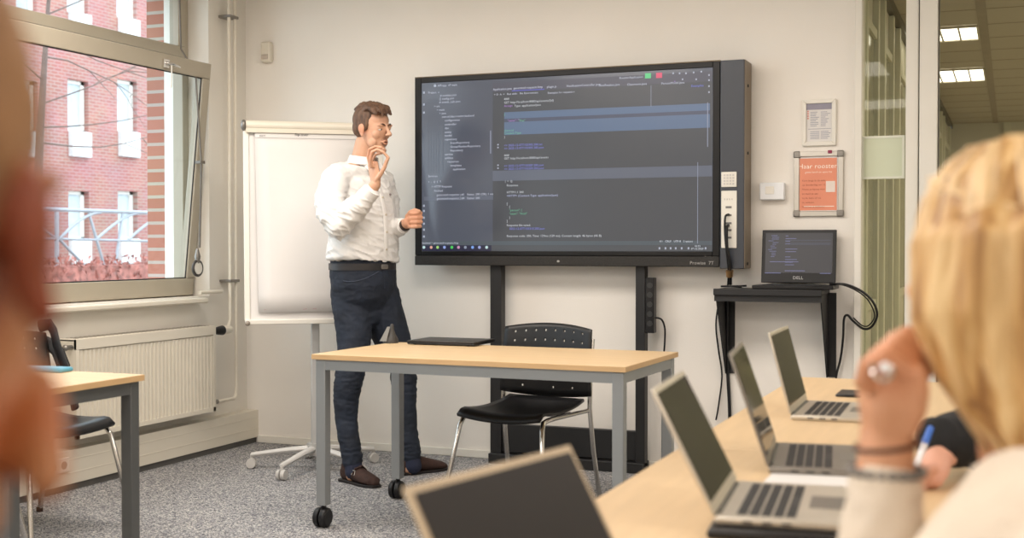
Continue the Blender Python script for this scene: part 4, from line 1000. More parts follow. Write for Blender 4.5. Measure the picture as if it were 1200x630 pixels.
def face_parts(M, par, brow, iris):
    sc = M.to_scale().x
    for s in (-1, 1):
        e = obj('eye', MB().ell((s * .031, .0715, .006), (.0108, .0108, .0068), M, 16, 10), mat('eye_white', s2l(226, 216, 206), .25), par)
        obj('iris', MB().ell((s * .030, .0795, .006), (.0052, .0042, .0052), M, 12, 8), iris, e)
        obj('eyebrow', MB().loft([M @ Vector(q) for q in ((s * .012, .088, .026), (s * .026, .087, .032), (s * .044, .076, .029))], [.0035 * sc, .0048 * sc, .0025 * sc], 8), brow, par)
    obj('mouth', MB().ell((0, .084, -.0565), (.014, .006, .0022), M, 12, 8), mat('mouth_dark', s2l(96, 40, 36), .5), par, ang=60)
def fold(amp, freq, seed=0, st=(1, 1, 1)):
    o = Vector((seed * 3.1, seed * 1.7, seed))
    def f(c):
        q = Vector((c.x * st[0], c.y * st[1], c.z * st[2])) * freq + o
        n = noise.noise(q); r = 1 - abs(noise.noise(q * 1.7 + o)) * 2
        return amp * (n * .9 + r * .6)
    return f

# ---------------- presenter
LAT, DEP = RT.copy(), Vector((-sin(TH), cos(TH), 0))
aF = R(52); FD = LAT * sin(aF) - DEP * cos(aF); SD = LAT * -cos(aF) - DEP * sin(aF)      # facing / own right
ps_ = thing('person', 'standing man in a white shirt and dark jeans, gesturing beside the big screen', 'person', (-2.98, 5.6, 0))
sk = skin_mat('warm_skin', s2l(208, 162, 134))
m = MB()
HM = headM(P(437.5, 152.5, 6.33), LAT * sin(R(54)) - DEP * cos(R(54)), -5, 3, 1.03)
head_shells(m, HM)
m.loft([P(429, 168, 6.36), P(425, 184, 6.37), P(421, 203, 6.37)], [(.055, .058), (.055, .058), (.066, .062)], 18, ref=FD)
# trunk below the clothes
m.loft([P(420, 205, 6.37), P(421, 222, 6.37), P(425, 250, 6.37), P(426, 285, 6.37), P(425, 315, 6.37), P(427, 345, 6.37)], [(.14, .08), (.17, .10), (.17, .11), (.16, .11), (.16, .11), (.15, .11)], 20, ref=FD)
def limb(pts, rs, n=14): m.loft([P(*p) for p in pts], rs, n)
limb([(414, 206, 6.36), (390, 211, 6.22), (386, 236, 6.17), (395, 266, 6.12), (416, 243, 6.08), (434, 224, 6.045), (440, 216, 6.03)], [.05, .05, .05, .042, .038, .030, .027])
limb([(428, 208, 6.38), (447, 213, 6.49), (454, 240, 6.54), (456, 269, 6.51), (465, 266, 6.40), (473, 263.5, 6.32), (478, 261, 6.28)], [.05, .05, .045, .042, .038, .030, .027])
legR = [(413, 345, 6.33), (415, 395, 6.30), (412, 432, 6.26), (407, 455, 6.25), (406, 490, 6.25), (413, 540, 6.22), (414, 556, 6.22)]
legL = [(444, 345, 6.42), (459, 395, 6.45), (472.5, 430, 6.47), (473, 455, 6.48), (475, 490, 6.47), (482, 538, 6.45), (481, 548, 6.44)]
limb(legR, [.085, .075, .06, .052, .045, .04, .038]); limb(legL, [.085, .075, .058, .052, .045, .038, .036])
# raised right hand: thumb and index pinched, the others curled behind
m.loft([P(440, 217, 6.03), P(440, 210, 6.025), P(438.5, 201, 6.02), P(437, 192, 6.02)], [(.028, .020), (.034, .020), (.040, .017), (.040, .014)], 16, ref=(0.4, .9, 0))
def fing(pts, r0, r1): 
    n = len(pts); m.loft([P(*p) for p in pts], [r0 + (r1 - r0) * i / (n - 1) for i in range(n)], 10)
fing([(435.5, 195, 5.99), (434, 186, 5.97), (436, 178, 5.955), (442, 175, 5.945), (449, 178, 5.945), (453.5, 183, 5.95)], .0095, .0075)          # index
fing([(434, 194, 6.01), (431.5, 184, 6.00), (433, 175, 5.985), (440, 171.5, 5.975), (447, 173, 5.97)], .0095, .0075)                            # middle
fing([(435, 194, 6.035), (433.5, 184, 6.035), (437, 174.5, 6.02), (444, 172, 6.01), (449, 175, 6.005)], .009, .007)                             # ring
fing([(437, 196, 6.055), (436.5, 188, 6.06), (440, 181, 6.055), (445, 180, 6.045)], .008, .0065)                                                # little
fing([(441, 211, 6.01), (446, 204, 5.985), (450.5, 196, 5.97), (453, 189, 5.96), (455, 184.5, 5.952)], .0125, .0085)                            # thumb
# left fist
m.loft([P(477, 261.5, 6.29), P(482, 259, 6.285), P(487, 258, 6.285)], [(.030, .022), (.042, .026), (.040, .026)], 16, ref=(1, 0, 0))
for k in range(4):
    y = 249.5 + 5.2 * k; w_ = (0, .5, .3, -.8)[k]
    fing([(484, y + .5, 6.31), (491.5 + w_, y, 6.30), (493.5 + w_, y, 6.275), (488 + w_, y + .4, 6.255), (481.5, y + .8, 6.252), (479.5, y + 1, 6.27)], .0105, .009)
fing([(477, 254, 6.28), (480.5, 248.5, 6.265), (486, 245.8, 6.26), (491.5, 247.5, 6.258)], .0125, .009)
body = fuse('body', m, sk, ps_, .0034, 3)
lip = HM @ Vector((0, .084, -.057)); 
tint(body, [(HM @ Vector((s * .08, -.006, 0)), .04, (1.0, .84, .80)) for s in (-1, 1)] + [(lip, .022, (.90, .78, .76)), (HM @ Vector((0, .06, -.085)), .06, (.94, .92, .91)), (P(437, 180, 5.98), .06, (1.02, .92, .88)), (P(485, 256, 6.27), .07, (1.0, .88, .84))])
hair_m = mat('brown_hair', s2l(94, 68, 50), .55, var=.45, scale=26, bump=.8, bscale=200, stretch=(3, 3, .6))
face_parts(HM, body, hair_m, mat('iris_brown', s2l(70, 48, 34), .2))
m = MB()
m.ell((0, -.026, .050), (.0795, .088, .088), HM, 24, 16); m.ell((0, -.05, .01), (.070, .066, .06), HM)
for s in (-1, 1): m.ell((s * .066, -.005, .032), (.012, .032, .040), HM)
random.seed(21); V = lambda x, y, z: HM @ Vector((x, y, z))
for k in range(34):
    x = random.uniform(-.058, .058); s = random.uniform(-1, 1); h = .122 - 6.0 * x * x
    y0_ = random.uniform(-.075, .0)
    m.loft([V(x, y0_ - .01, h - .012 - .0 * s), V(x * 1.02 + .004, y0_ + .03, h + .004 + random.uniform(0, .007)), V(x * .98 + .008, min(.058, y0_ + .07), h - .004 + random.uniform(-.004, .008)), V(x * .95 + .012, min(.078, y0_ + .10), h - .022 + random.uniform(-.006, .006))], [.010, .014, .012, .005], 8)
for k in range(7):
    x = -.034 + .012 * k; m.loft([V(x, .035, .112), V(x + .006, .066, .110), V(x + .012, .086, .098 + .006 * (k % 2)), V(x + .018, .098, .082 - .006 * (k % 3))], [.012, .010, .006, .002], 8)
fuse('hair', m, hair_m, ps_, .0034, 1, fold(.0025, 60, 2, (1, 1, .4)))
# shirt
sh_m = mat('white_cotton', s2l(230, 229, 227), .7, var=.01, bump=.12, bscale=500)
m = MB()
m.loft([P(421, 197, 6.37), P(420, 204, 6.37), P(421, 214, 6.37), P(424, 232, 6.37), P(426, 252, 6.37), P(426.5, 272, 6.37), P(425.5, 292, 6.37), P(425, 305, 6.37)], [(.085, .075), (.15, .095), (.19, .118), (.195, .138), (.195, .148), (.195, .152), (.202, .160), (.203, .166)], 28, ref=FD, dome=False)
m.loft([P(411, 205, 6.34), P(393, 213, 6.22), P(386, 232, 6.17), P(388, 252, 6.135), P(397, 265, 6.11), P(411, 250, 6.09), P(424, 236, 6.065), P(434, 225.5, 6.045)], [.066, .078, .075, .070, .068, .060, .052, .043], 20)
m.loft([P(430, 207, 6.41), P(447, 214, 6.49), P(453, 236, 6.53), P(455, 266, 6.51), P(463, 267, 6.41), P(471, 265, 6.335)], [.066, .074, .068, .062, .052, .042], 18)
m.loft([P(422.5, 195.5, 6.37), P(421, 199, 6.37), P(420.5, 206, 6.36)], [(.072, .072), (.115, .09), (.17, .10)], 20, ref=FD)
m.loft([P(408, 203, 6.32), P(397, 207, 6.25)], [.06, .07], 16)
f1 = fold(.0040, 5.5, 4, (1, 1, 1.9))
def f2(c):
    # drapery: long shallow folds running obliquely down towards the waist and round the arms
    r_ = c - P(425, 250, 6.37); u = r_.dot(FD); w = r_.dot(SD)
    q1 = Vector(((r_.z + .7 * u) * 26, w * 6, (u - .7 * r_.z) * 5)); q2 = Vector(((r_.z - .8 * w) * 22 + 9, u * 5, w * 6))
    a_ = 1 - 2 * abs(noise.noise(q1)); b_ = 1 - 2 * abs(noise.noise(q2))
    return .0042 * (max(0, a_) ** 3) + .0040 * (max(0, b_) ** 3) - .002
elb = P(397, 262, 6.1)
def shirt_d(c):
    w = 1 + 1.6 * max(0, 1 - (c - elb).length / .22) + .8 * max(0, 1 - abs(c.z - 1.16) / .12)
    return (f1(c) + f2(c)) * w - .002
shirt = fuse('shirt', m, sh_m, ps_, .0055, 2, shirt_d)
# collar: band and two points
m = MB(); ncc = P(425.5, 189, 6.368)
ring = []
for k in range(26):
    t = R(35) + 2 * pi * k / 25 * (290 / 360); d = FD * cos(t) + SD * -sin(t)
    ring.append((ncc + d * .072 + FD * .006 + Vector((0, 0, -.010 * cos(t))), d))
vs = []
for c, d in ring: vs += [c + Vector((0, 0, .026)), c + d * .016 + Vector((0, 0, -.014)), c + d * .010 + Vector((0, 0, -.018)), c - d * .003 + Vector((0, 0, .022))]
n = len(ring); m.add(vs, [(i * 4 + j, i * 4 + (j + 1) % 4, (i + 1) * 4 + (j + 1) % 4, (i + 1) * 4 + j) for i in range(n - 1) for j in range(4)])
for s, (c, d) in ((1, ring[0]), (-1, ring[-1])):
    tip = c + FD * .035 + d * .02 + Vector((0, 0, -.065)); m.prism([c + Vector((0, 0, .024)), c + d * .02 - FD * .03 + Vector((0, 0, -.014)), tip], FD * .004)
co = obj('collar', m, sh_m, shirt, ang=50)
m = MB(); fr_ = [P(421, 204, 6.37) + FD * .100, P(421, 214, 6.37) + FD * .122, P(424, 232, 6.37) + FD * .144, P(426, 252, 6.37) + FD * .155, P(426.5, 272, 6.37) + FD * .158, P(425.5, 292, 6.37) + FD * .162, P(425, 306, 6.37) + FD * .156]
m.loft(fr_, [(.017, .004)] * 7, 10, ref=FD); pk = obj('placket', m, sh_m, shirt)
for p in fr_[1:-1]: obj('shirt_button', MB().cyl(p + FD * .003, p + FD * .007, .0055, 10), mat('shirt_button', s2l(206, 196, 178), .4), pk)
m = MB(); m.loft([P(431, 229, 6.052), P(437, 221.5, 6.035)], [.046, .043], 20, dome=False); obj('cuff', m, sh_m, shirt)
m = MB(); m.loft([P(468, 265.5, 6.36), P(473, 264.5, 6.318)], [.043, .039], 20, dome=False); obj('cuff', m, sh_m, shirt)
lg_ = P(457, 228, 6.2); obj('chest_mark', MB().ell(P(424, 228, 6.37) + FD * .135 - SD * .07, (.006, .006, .006)), mat('chest_mark', s2l(120, 110, 110), .6), shirt)
# jeans
jm_ = mat('dark_blue_denim', s2l(26, 34, 48), .8, var=.35, scale=7, bump=.25, bscale=500)
m = MB()
m.loft([P(425, 308, 6.37), P(425.5, 320, 6.37), P(427, 335, 6.37), P(428, 350, 6.37), P(431, 366, 6.37)], [(.180, .146), (.186, .150), (.184, .150), (.165, .135), (.11, .09)], 26, ref=FD)
m.loft([P(*p) for p in [(413, 345, 6.34), (413.5, 370, 6.32), (415, 395, 6.30), (413, 425, 6.27), (408, 448, 6.25), (405.5, 468, 6.25), (406, 490, 6.25), (409, 515, 6.235), (413, 539, 6.222)]], [.112, .098, .088, .074, .071, .063, .056, .052, .049], 20)
m.loft([P(*p) for p in [(443, 345, 6.42), (450, 370, 6.43), (460, 398, 6.45), (472, 428, 6.47), (473.5, 448, 6.475), (474, 470, 6.475), (475.5, 492, 6.47), (479, 515, 6.46), (482, 534, 6.45)]], [.110, .104, .094, .069, .065, .062, .057, .053, .048], 20)
g1 = fold(.004, 14, 8, (1, 1, 1.6)); g2 = fold(.004, 30, 3, (.6, .6, 2.6))
def jean_d(c):
    kn = max(0, 1 - abs(c.z - .50) / .12) + max(0, 1 - abs(c.z - .14) / .10)
    return g1(c) + g2(c) * (.25 + kn)
jeans = fuse('jeans', m, jm_, ps_, .0055, 2, jean_d)
st = mat('denim_stitch', s2l(62, 70, 88), .7)
m = MB(); c0_ = P(425, 317, 6.37)
m.loft([c0_ + FD * .149 + Vector((0, 0, .02)), c0_ + FD * .156 + Vector((0, 0, -.02)), c0_ + FD * .158 + Vector((0, 0, -.09))], [(.006, .003)] * 3, 8, ref=FD); obj('fly_seam', m, jm_, jeans)
m = MB(); pts = []
for k in range(9):
    t = R(12 + 62 * k / 8); d = FD * cos(t) * .154 + SD * sin(t) * .190; pts.append(P(425.5, 320, 6.37) + d + Vector((0, 0, .012 - .05 * sin(k / 8 * pi / 1.6))))
m.tube(pts, .0022, 6); obj('pocket_seam', m, st, jeans)
bl = MB()
for z_, ra, rb in ((0, .186, .152),):
    c = P(425, 312, 6.37); k_ = 40; vs = []
    for i in range(k_):
        t = 2 * pi * i / k_; d = FD * cos(t) * rb + SD * sin(t) * ra; vs += [c + d + Vector((0, 0, .017)), c + d * 1.02 + Vector((0, 0, .017)), c + d * 1.02 + Vector((0, 0, -.017)), c + d + Vector((0, 0, -.017))]
    bl.add(vs, [(i * 4 + j, i * 4 + (j + 1) % 4, ((i + 1) % k_) * 4 + (j + 1) % 4, ((i + 1) % k_) * 4 + j) for i in range(k_) for j in range(4)])
belt = obj('belt', bl, mat('black_leather', (.02, .018, .02), .45), ps_)
obj('belt_buckle', MB().loft([c + FD * .156 + SD * .02, c + FD * .156 - SD * .02], [(.012, .004)] * 2, 8, ref=FD), alud_m, belt)
m = MB(); m.loft([P(*q) for q in [(412, 528, 6.225), (413.5, 541, 6.222), (415, 552, 6.21)]], [.046, .044, .046], 16); obj('sock', m, mat('navy_sock', s2l(34, 40, 62), .85), ps_, ang=60)
m = MB(); m.loft([P(*q) for q in [(481, 524, 6.455), (482.5, 536, 6.45), (484, 546, 6.44)]], [.046, .043, .045], 16); obj('sock', m, mat('navy_sock', (0, 0, 0)), ps_, ang=60)
# watch strap
m = MB(); m.loft([P(474.2, 264, 6.308), P(476, 263, 6.295)], [.031, .030], 16, dome=False); obj('bracelet', m, mat('dark_strap', (.03, .022, .02), .5), ps_)
# shoes
suede = mat('dark_brown_suede', s2l(58, 38, 32), .85, var=.2, scale=40); sole_m = mat('dark_sole', (.012, .01, .01), .6)
def shoe(hx, hy, tx, ty, L_=.30, buckles=True):
    h = onZ(hx, hy, 0); t = onZ(tx, ty, 0); f = (t - h).normalized(); s = Vector((f.y, -f.x, 0)); h = h + s * 0
    Q = lambda a, b, c: h + f * a + s * b + Vector((0, 0, c))
    m = MB()
    m.loft([Q(.035, 0, .045), Q(.08, 0, .050), Q(.14, 0, .046), Q(.20, .003, .036), Q(.255, .004, .028), Q(L_ - .022, .004, .022)], [(.036, .042), (.040, .042), (.044, .038), (.048, .030), (.042, .022), (.026, .016)], 18, ref=(0, 0, 1))
    m.loft([Q(.055, 0, .06), Q(.06, 0, .085), Q(.062, 0, .105)], [(.042, .048), (.040, .046), (.039, .045)], 16, ref=f)
    m.loft([Q(.10, 0, .080), Q(.15, 0, .062), Q(.20, 0, .046)], [(.030, .02), (.030, .02), (.030, .016)], 14, ref=(0, 0, 1))
    o = fuse('shoe', m, suede, ps_, .004, 2)
    for v in o.data.vertices:
        if v.co.z < .010: v.co.z = .010
    k = MB(); pl = [(.0, -.028), (.01, -.036), (.06, -.038), (.12, -.040), (.19, -.048), (.25, -.044), (.285, -.026), (.298, 0), (.285, .03), (.25, .046), (.19, .050), (.12, .040), (.06, .038), (.01, .036), (.0, .028)]
    k.prism([Q(a * L_ / .3, b, 0) for a, b in pl], (0, 0, .014)); obj('sole', k, sole_m, o, .002)
    if buckles:
        for a, z in ((.105, .075), (.140, .062)):
            c = Q(a, .040, z); b = MB(); u = f * .011; w = Vector((0, 0, .010)) - s * .003
            ring_ = [c + u + w, c - u + w, c - u - w, c + u - w, c + u + w]; b.loft(ring_, [.0022] * 5, 6, dome=False); obj('buckle', b, silver_m, o)
            b = MB(); b.loft([Q(a - .01, .040, z - .012), Q(a, .028, z + .02), Q(a + .01, -.005, z + .03), Q(a, -.034, z + .008)], [(.012, .004)] * 4, 8); obj('strap', b, suede, o)
shoe(401.5, 562.5, 452, 573.5, .29); shoe(467, 556.5, 524, 549.5, .30, False)

# ---------------- blonde woman at the right
def seated_rest(m, c, fd, z0=.0, wide=.19):
    # hidden lower body: pelvis on the seat, thighs, shins, feet
    sd = fd.cross(Vector((0, 0, 1)))
    for s in (-1, 1):
        m.loft([c + sd * s * .09 + Vector((0, 0, .52)), c + sd * s * .11 + fd * .42 + Vector((0, 0, .52))], [.085, .06], 14)
        m.loft([c + sd * s * .11 + fd * .42 + Vector((0, 0, .52)), c + sd * s * .11 + fd * .38 + Vector((0, 0, .08))], [.06, .042], 14)
        m.loft([c + sd * s * .11 + fd * .34 + Vector((0, 0, .04)), c + sd * s * .11 + fd * .55 + Vector((0, 0, .035))], [(.042, .035), (.035, .025)], 12)
wm = thing('person', 'blonde woman in a cream sweater resting her chin on her hand', 'person', (.28, 1.05, 0))
sk2 = skin_mat('fair_skin', s2l(212, 156, 120))
wf = (LAT * -.62 + DEP * .78).normalized()
m = MB(); WM = headM(P(1176, 318, 1.27), wf, -4, 0, .95)
head_shells(m, WM, True)
m.loft([P(1186, 400, 1.26), P(1200, 480, 1.24), P(1220, 590, 1.23)], [.050, .048, .055], 18)
# trunk
tc = Vector((.20, 1.13, 0)); bf = Vector((-1, .25, 0)).normalized()
m.loft([P(1232, 640, 1.23), Vector((.11, 1.14, .82)), Vector((.15, 1.10, .72)), Vector((.24, 1.05, .52))], [(.10, .06), (.12, .08), (.12, .10), (.14, .11)], 20, ref=bf)
seated_rest(m, Vector((.24, 1.05, 0)), bf)
wr = P(1038, 540, 1.265); elW = P(1032, 800, 1.23)
m.loft([P(1235, 690, 1.16), P(1140, 790, 1.17), elW, P(1034, 670, 1.25), wr, P(1040, 505, 1.27)], [.05, .045, .042, .038, .029, .028], 16)
# fist at the chin
m.loft([P(1040, 510, 1.27), P(1038, 480, 1.27), P(1036, 450, 1.275), P(1040, 428, 1.28)], [(.030, .024), (.040, .026), (.044, .026), (.040, .022)], 18, ref=LAT)
def fing2(pts, r0, r1):
    n = len(pts); m.loft([P(*p) for p in pts], [r0 + (r1 - r0) * i / (n - 1) for i in range(n)], 12)
for k in range(4):
    d_ = 1.235 + .020 * k; x = 1012 + 9 * k; y = 448 - 9 * k
    fing2([(x, y, d_ + .01), (x + 6, y - 22, d_), (x + 24, y - 32, d_ - .004), (x + 47, y - 18, d_ - .004), (x + 54, y + 6, d_), (x + 42, y + 18, d_ + .004)], .0105, .0085)
fing2([(1062, 500, 1.245), (1074, 478, 1.235), (1078, 455, 1.23), (1076, 436, 1.228)], .013, .009)
wb_ = fuse('body', m, sk2, wm, .005, 2)
tint(wb_, [(WM @ Vector((0, .084, -.057)), .03, (.9, .7, .68)), (P(1040, 420, 1.24), .05, (1.02, .93, .90)), (WM @ Vector((-.05, .06, -.02)), .05, (1, .84, .8))])
face_parts(WM, wb_, mat('blonde_brow', s2l(150, 112, 74), .6), mat('iris_blue', s2l(80, 110, 140), .2))
m = MB(); rc = P(1034, 432, 1.225)
m.loft([rc + (LAT * cos(t) * .0105 + Vector((0, 0, 1)) * sin(t) * .011) + DEP * .006 * sin(t) for t in [2 * pi * k / 16 for k in range(17)]], [.0022] * 17, 6, dome=False); rg = obj('ring', m, silver_m, wb_)
obj('ring_stone', MB().ell(rc - DEP * .011 + Vector((0, 0, .002)), (.006, .004, .006), None, 10, 6), mat('clear_stone', (.9, .9, .92), .08, spec=1), rg)
def bangle(name, c, r, th, mt, tilt=.004):
    m = MB(); m.loft([c + LAT * cos(t) * r + DEP * sin(t) * r + Vector((0, 0, tilt * cos(t))) for t in [2 * pi * k / 24 for k in range(25)]], [th] * 25, 8, dome=False); return obj(name, m, mt, wm)
bangle('bracelet', P(1040, 521, 1.27), .032, .0028, mat('brown_cord', s2l(92, 58, 40), .6))
m = MB()
for k in range(22):
    t = 2 * pi * k / 22; m.ell(P(1039, 551, 1.265) + LAT * cos(t) * .036 + DEP * sin(t) * .036, (.0052, .0052, .0052), None, 8, 6)
obj('bead_bracelet', m, mat('grey_beads', s2l(120, 116, 112), .3, var=.4, scale=90), wm)
# sweater
sw_m = mat('cream_knit', s2l(226, 212, 194), .85, var=.03, bump=.5, bscale=260)
m = MB()
m.loft([P(1245, 640, 1.235), P(1248, 665, 1.23), Vector((.11, 1.14, .83)), Vector((.15, 1.10, .72)), Vector((.24, 1.05, .50))], [(.05, .04), (.11, .08), (.155, .12), (.165, .13), (.18, .15)], 24, ref=bf)
m.loft([P(1255, 665, 1.20), P(1222, 645, 1.14), P(1160, 705, 1.14), P(1070, 820, 1.19), elW, P(1033, 730, 1.24), P(1034, 650, 1.255), P(1037, 572, 1.262)], [.085, .098, .084, .064, .056, .052, .046, .036], 20)
m.loft([P(1250, 660, 1.3), Vector((.12, 1.36, .92)), Vector((.10, 1.46, .82)), Vector((-.06, 1.44, .785))], [.07, .07, .06, .045], 16)
sws = fuse('sweater', m, sw_m, wm, .006, 3, fold(.004, 16, 5, (1, 1, 1)))
m = MB(); m.loft([P(1037, 577, 1.262), P(1037.5, 562, 1.263)], [.0385, .037], 20, dome=False); obj('sweater_cuff', m, sw_m, sws)
tr_m = mat('dark_trousers', s2l(52, 54, 62), .8)
m = MB(); seated_rest(m, Vector((.24, 1.05, 0)), bf); m.loft([Vector((.24, 1.05, .46)), Vector((.24, 1.05, .56))], [(.155, .12)] * 2, 18, ref=bf)
me = fuse_mesh(m, .012, 2)
for v in me.vertices: v.co += v.normal * .010
for v in me.vertices: v.co.z = max(v.co.z, .002)
link('trousers', me, tr_m, wm, 80)
# hair
def hair_mat(name, cols, sc=1.0):
    m = bpy.data.materials.new(name); m.use_nodes = True; nt = m.node_tree; N = nt.nodes; L = nt.links
    b = N['Principled BSDF']; b.inputs['Roughness'].default_value = .42; b.inputs['Specular IOR Level'].default_value = .4
    tc_ = N.new('ShaderNodeTexCoord'); mp = N.new('ShaderNodeMapping'); L.new(tc_.outputs['Object'], mp.inputs[0]); mp.inputs['Scale'].default_value = (22 * sc, 22 * sc, 1.6 * sc)
    nz = N.new('ShaderNodeTexNoise'); nz.inputs['Scale'].default_value = 1.6; nz.inputs['Detail'].default_value = 5; nz.inputs['Distortion'].default_value = .5; L.new(mp.outputs[0], nz.inputs['Vector'])
    cr = N.new('ShaderNodeValToRGB'); e = cr.color_ramp; e.elements[0].position = .34; e.elements[0].color = (*cols[0], 1); e.elements[1].position = .62; e.elements[1].color = (*cols[2], 1); q = e.elements.new(.47); q.color = (*cols[1], 1)
    L.new(nz.outputs['Fac'], cr.inputs[0]); L.new(cr.outputs[0], b.inputs['Base Color'])
    bp = N.new('ShaderNodeBump'); bp.inputs['Strength'].default_value = .9; bp.inputs['Distance'].default_value = .004; L.new(nz.outputs['Fac'], bp.inputs['Height']); L.new(bp.outputs[0], b.inputs['Normal'])
    return m
bl_m = hair_mat('golden_blonde_hair', [s2l(150, 106, 62), s2l(200, 156, 98), s2l(230, 196, 142)])
lt_m = mat('pale_blonde_lock', s2l(222, 188, 138), .4, var=.15, scale=30, stretch=(3, 3, .4)); dk_m = mat('dark_blonde_lock', s2l(156, 112, 68), .45, var=.2, scale=30, stretch=(3, 3, .4))
m = MB()
m.ell((0, -.020, .046), (.094, .108, .096), WM, 24, 16); m.ell((0, -.03, .01), (.100, .104, .09), WM, 24, 16)
m.ell((0, -.045, -.01), (.088, .088, .09), WM, 24, 16)
V = lambda x, y, z: WM @ Vector((x, y, z))
# curtains of hair: own left side faces the camera
for s in (-1, 1):
    for (x, y, rx) in ((.070, .030, .026), (.080, .0, .030), (.078, -.035, .034), (.062, -.07, .036)):
        m.loft([V(s * x * .62, y * .7 - .01, .108), V(s * x * 1.04, y, .03), V(s * x * 1.12, y + .002, -.04), V(s * x * 1.04, y - .020, -.10), V(s * x * .95, y - .055, -.155), V(s * x * .85, y - .085, -.20)], [.012, rx, rx, rx * .95, rx * .8, .012], 12)
for x in (-.03, .0, .03): m.loft([V(x, -.105, .06), V(x, -.12, -.02), V(x, -.125, -.10), V(x, -.13, -.2)], [.02, .035, .04, .02], 12)
hair = fuse('hair', m, bl_m, wm, .0048, 2, fold(.005, 22, 9, (1, 1, .25)))
random.seed(33)
for mt, n_, nm in ((lt_m, 26, 'pale_hair_lock'), (dk_m, 9, 'dark_hair_lock')):
    m = MB()
    for k in range(n_):
        t = random.uniform(R(-150), R(55)); cx_, cy_ = cos(t), sin(t); w_ = random.uniform(-.01, .01)
        # t measured in the head's plan, own left side is -x
        def q(z, r): return V(-cx_ * .096 * r + w_, -.022 + cy_ * -.104 * r, z)
        m.loft([q(.134, .42), q(.100, .80), q(.03, 1.05), q(-.05, 1.08), q(-.11, 1.02) + WM.to_3x3() @ Vector((0, -.02, 0)), q(-.16 - random.uniform(0, .03), .90) + WM.to_3x3() @ Vector((0, -.05, 0))], [(.004, .002), (.009, .004), (.010, .004), (.010, .004), (.009, .004), (.002, .001)], 8)
    obj(nm, m, mt, hair, ang=80)
m = MB()
for k, dz in enumerate((0, -.010, .008)):
    m.loft([V(-.046, .055, .098 + dz), V(-.076, .020, .084 + dz), V(-.092, -.03, .064 + dz), V(-.080, -.080, .048 + dz), V(-.03, -.122, .036 + dz)], [.002, .0045, .005, .005, .003], 8)
obj('pinned_back_lock', m, lt_m, hair)
# ---------------- third person: black sleeve, pen
bp3 = thing('person', 'seated person in a black sweater writing with a pen behind the blonde woman', 'person', (.45, 2.85, 0))
m = MB(); c3 = Vector((.42, 2.85, 0)); f3 = Vector((-1, -.1, 0)).normalized()
hc3 = Vector((.36, 2.85, 1.20)); M3 = headM(hc3, f3 * .8 + Vector((0, .6, 0)), 0, 0, .98); head_shells(m, M3)
m.loft([hc3 + Vector((0, 0, -.06)), hc3 + Vector((.02, 0, -.17))], [.055, .06], 16)
m.loft([Vector((.38, 2.85, 1.03)), Vector((.40, 2.85, .9)), Vector((.42, 2.85, .7)), Vector((.42, 2.85, .52))], [(.15, .08), (.16, .10), (.15, .1), (.15, .11)], 18, ref=f3)
seated_rest(m, c3, f3)
pA = [Vector((.36, 2.68, 1.0)), Vector((.22, 2.60, .84)), P(1165, 528, 2.52), P(1125, 520, 2.42), P(1100, 535, 2.36)]
m.loft(pA, [.05, .045, .04, .034, .026], 14)
m.loft([P(1102, 532, 2.36), P(1093, 548, 2.34), P(1086, 562, 2.33)], [(.026, .018), (.036, .02), (.034, .016)], 14)
def fing3(pts, r0=.010, r1=.008):
    n = len(pts); m.loft([P(*p) for p in pts], [r0 + (r1 - r0) * i / (n - 1) for i in range(n)], 10)
for k in range(4): fing3([(1084 + 3 * k, 560 + 4 * k, 2.30 + .02 * k), (1077 + 3 * k, 566 + 4 * k, 2.29 + .02 * k), (1075 + 3 * k, 576 + 3 * k, 2.29 + .02 * k), (1080 + 3 * k, 584 + 2 * k, 2.30 + .02 * k)])
fing3([(1092, 548, 2.31), (1083, 550, 2.29), (1076, 556, 2.28)], .0115, .009)
b3 = fuse('body', m, skin_mat('pink_skin', s2l(214, 160, 136)), bp3, .006, 2); tint(b3, [])
blk = mat('black_knit', (.012, .012, .013), .9, bump=.4, bscale=260)
m = MB(); m.loft([Vector((.37, 2.85, 1.06)), Vector((.39, 2.85, .98)), Vector((.40, 2.85, .85)), Vector((.42, 2.85, .68)), Vector((.42, 2.85, .5))], [(.07, .06), (.17, .10), (.19, .13), (.18, .14), (.19, .155)], 20, ref=f3)
m.loft([Vector((.37, 2.70, .98)), Vector((.22, 2.60, .85)), P(1170, 525, 2.54), P(1136, 511, 2.46), P(1104, 516, 2.39)], [.08, .07, .066, .060, .048], 18)
m.loft([Vector((.37, 3.0, .98)), Vector((.25, 3.1, .84)), Vector((.0, 3.0, .79))], [.08, .065, .045], 16)
fuse('sweater', m, blk, bp3, .007, 3, fold(.007, 18, 3))
m = MB(); seated_rest(m, c3, f3); m.loft([c3 + Vector((0, 0, .46)), c3 + Vector((0, 0, .56))], [(.155, .12)] * 2, 18, ref=f3)
me = fuse_mesh(m, .012, 2)
for v in me.vertices: v.co += v.normal * .010
for v in me.vertices: v.co.z = max(v.co.z, .002)
link('trousers', me, tr_m, bp3, 80)
hr3 = MB(); hr3.ell((0, -.025, .048), (.082, .096, .088), M3); obj('hair', hr3, hair_m, bp3)
pn = thing('pen', 'white pen with a blue end held by the person in black', 'pen', P(1076, 560, 2.27))
pa, pb = P(1073, 548, 2.275), P(1091, 500, 2.30); dd = (pb - pa)
obj('barrel', MB().loft([pa, pa + dd * .62], [.0055, .006], 12, dome=False), mat('white_pen', s2l(236, 234, 238), .3), pn)
obj('end_cap', MB().loft([pa + dd * .62, pa + dd * .96], [.0068, .0062], 12), penb_m, pn)
obj('tip', MB().loft([pa - dd * .14, pa], [.0012, .005], 10, dome=False), silver_m, pn)

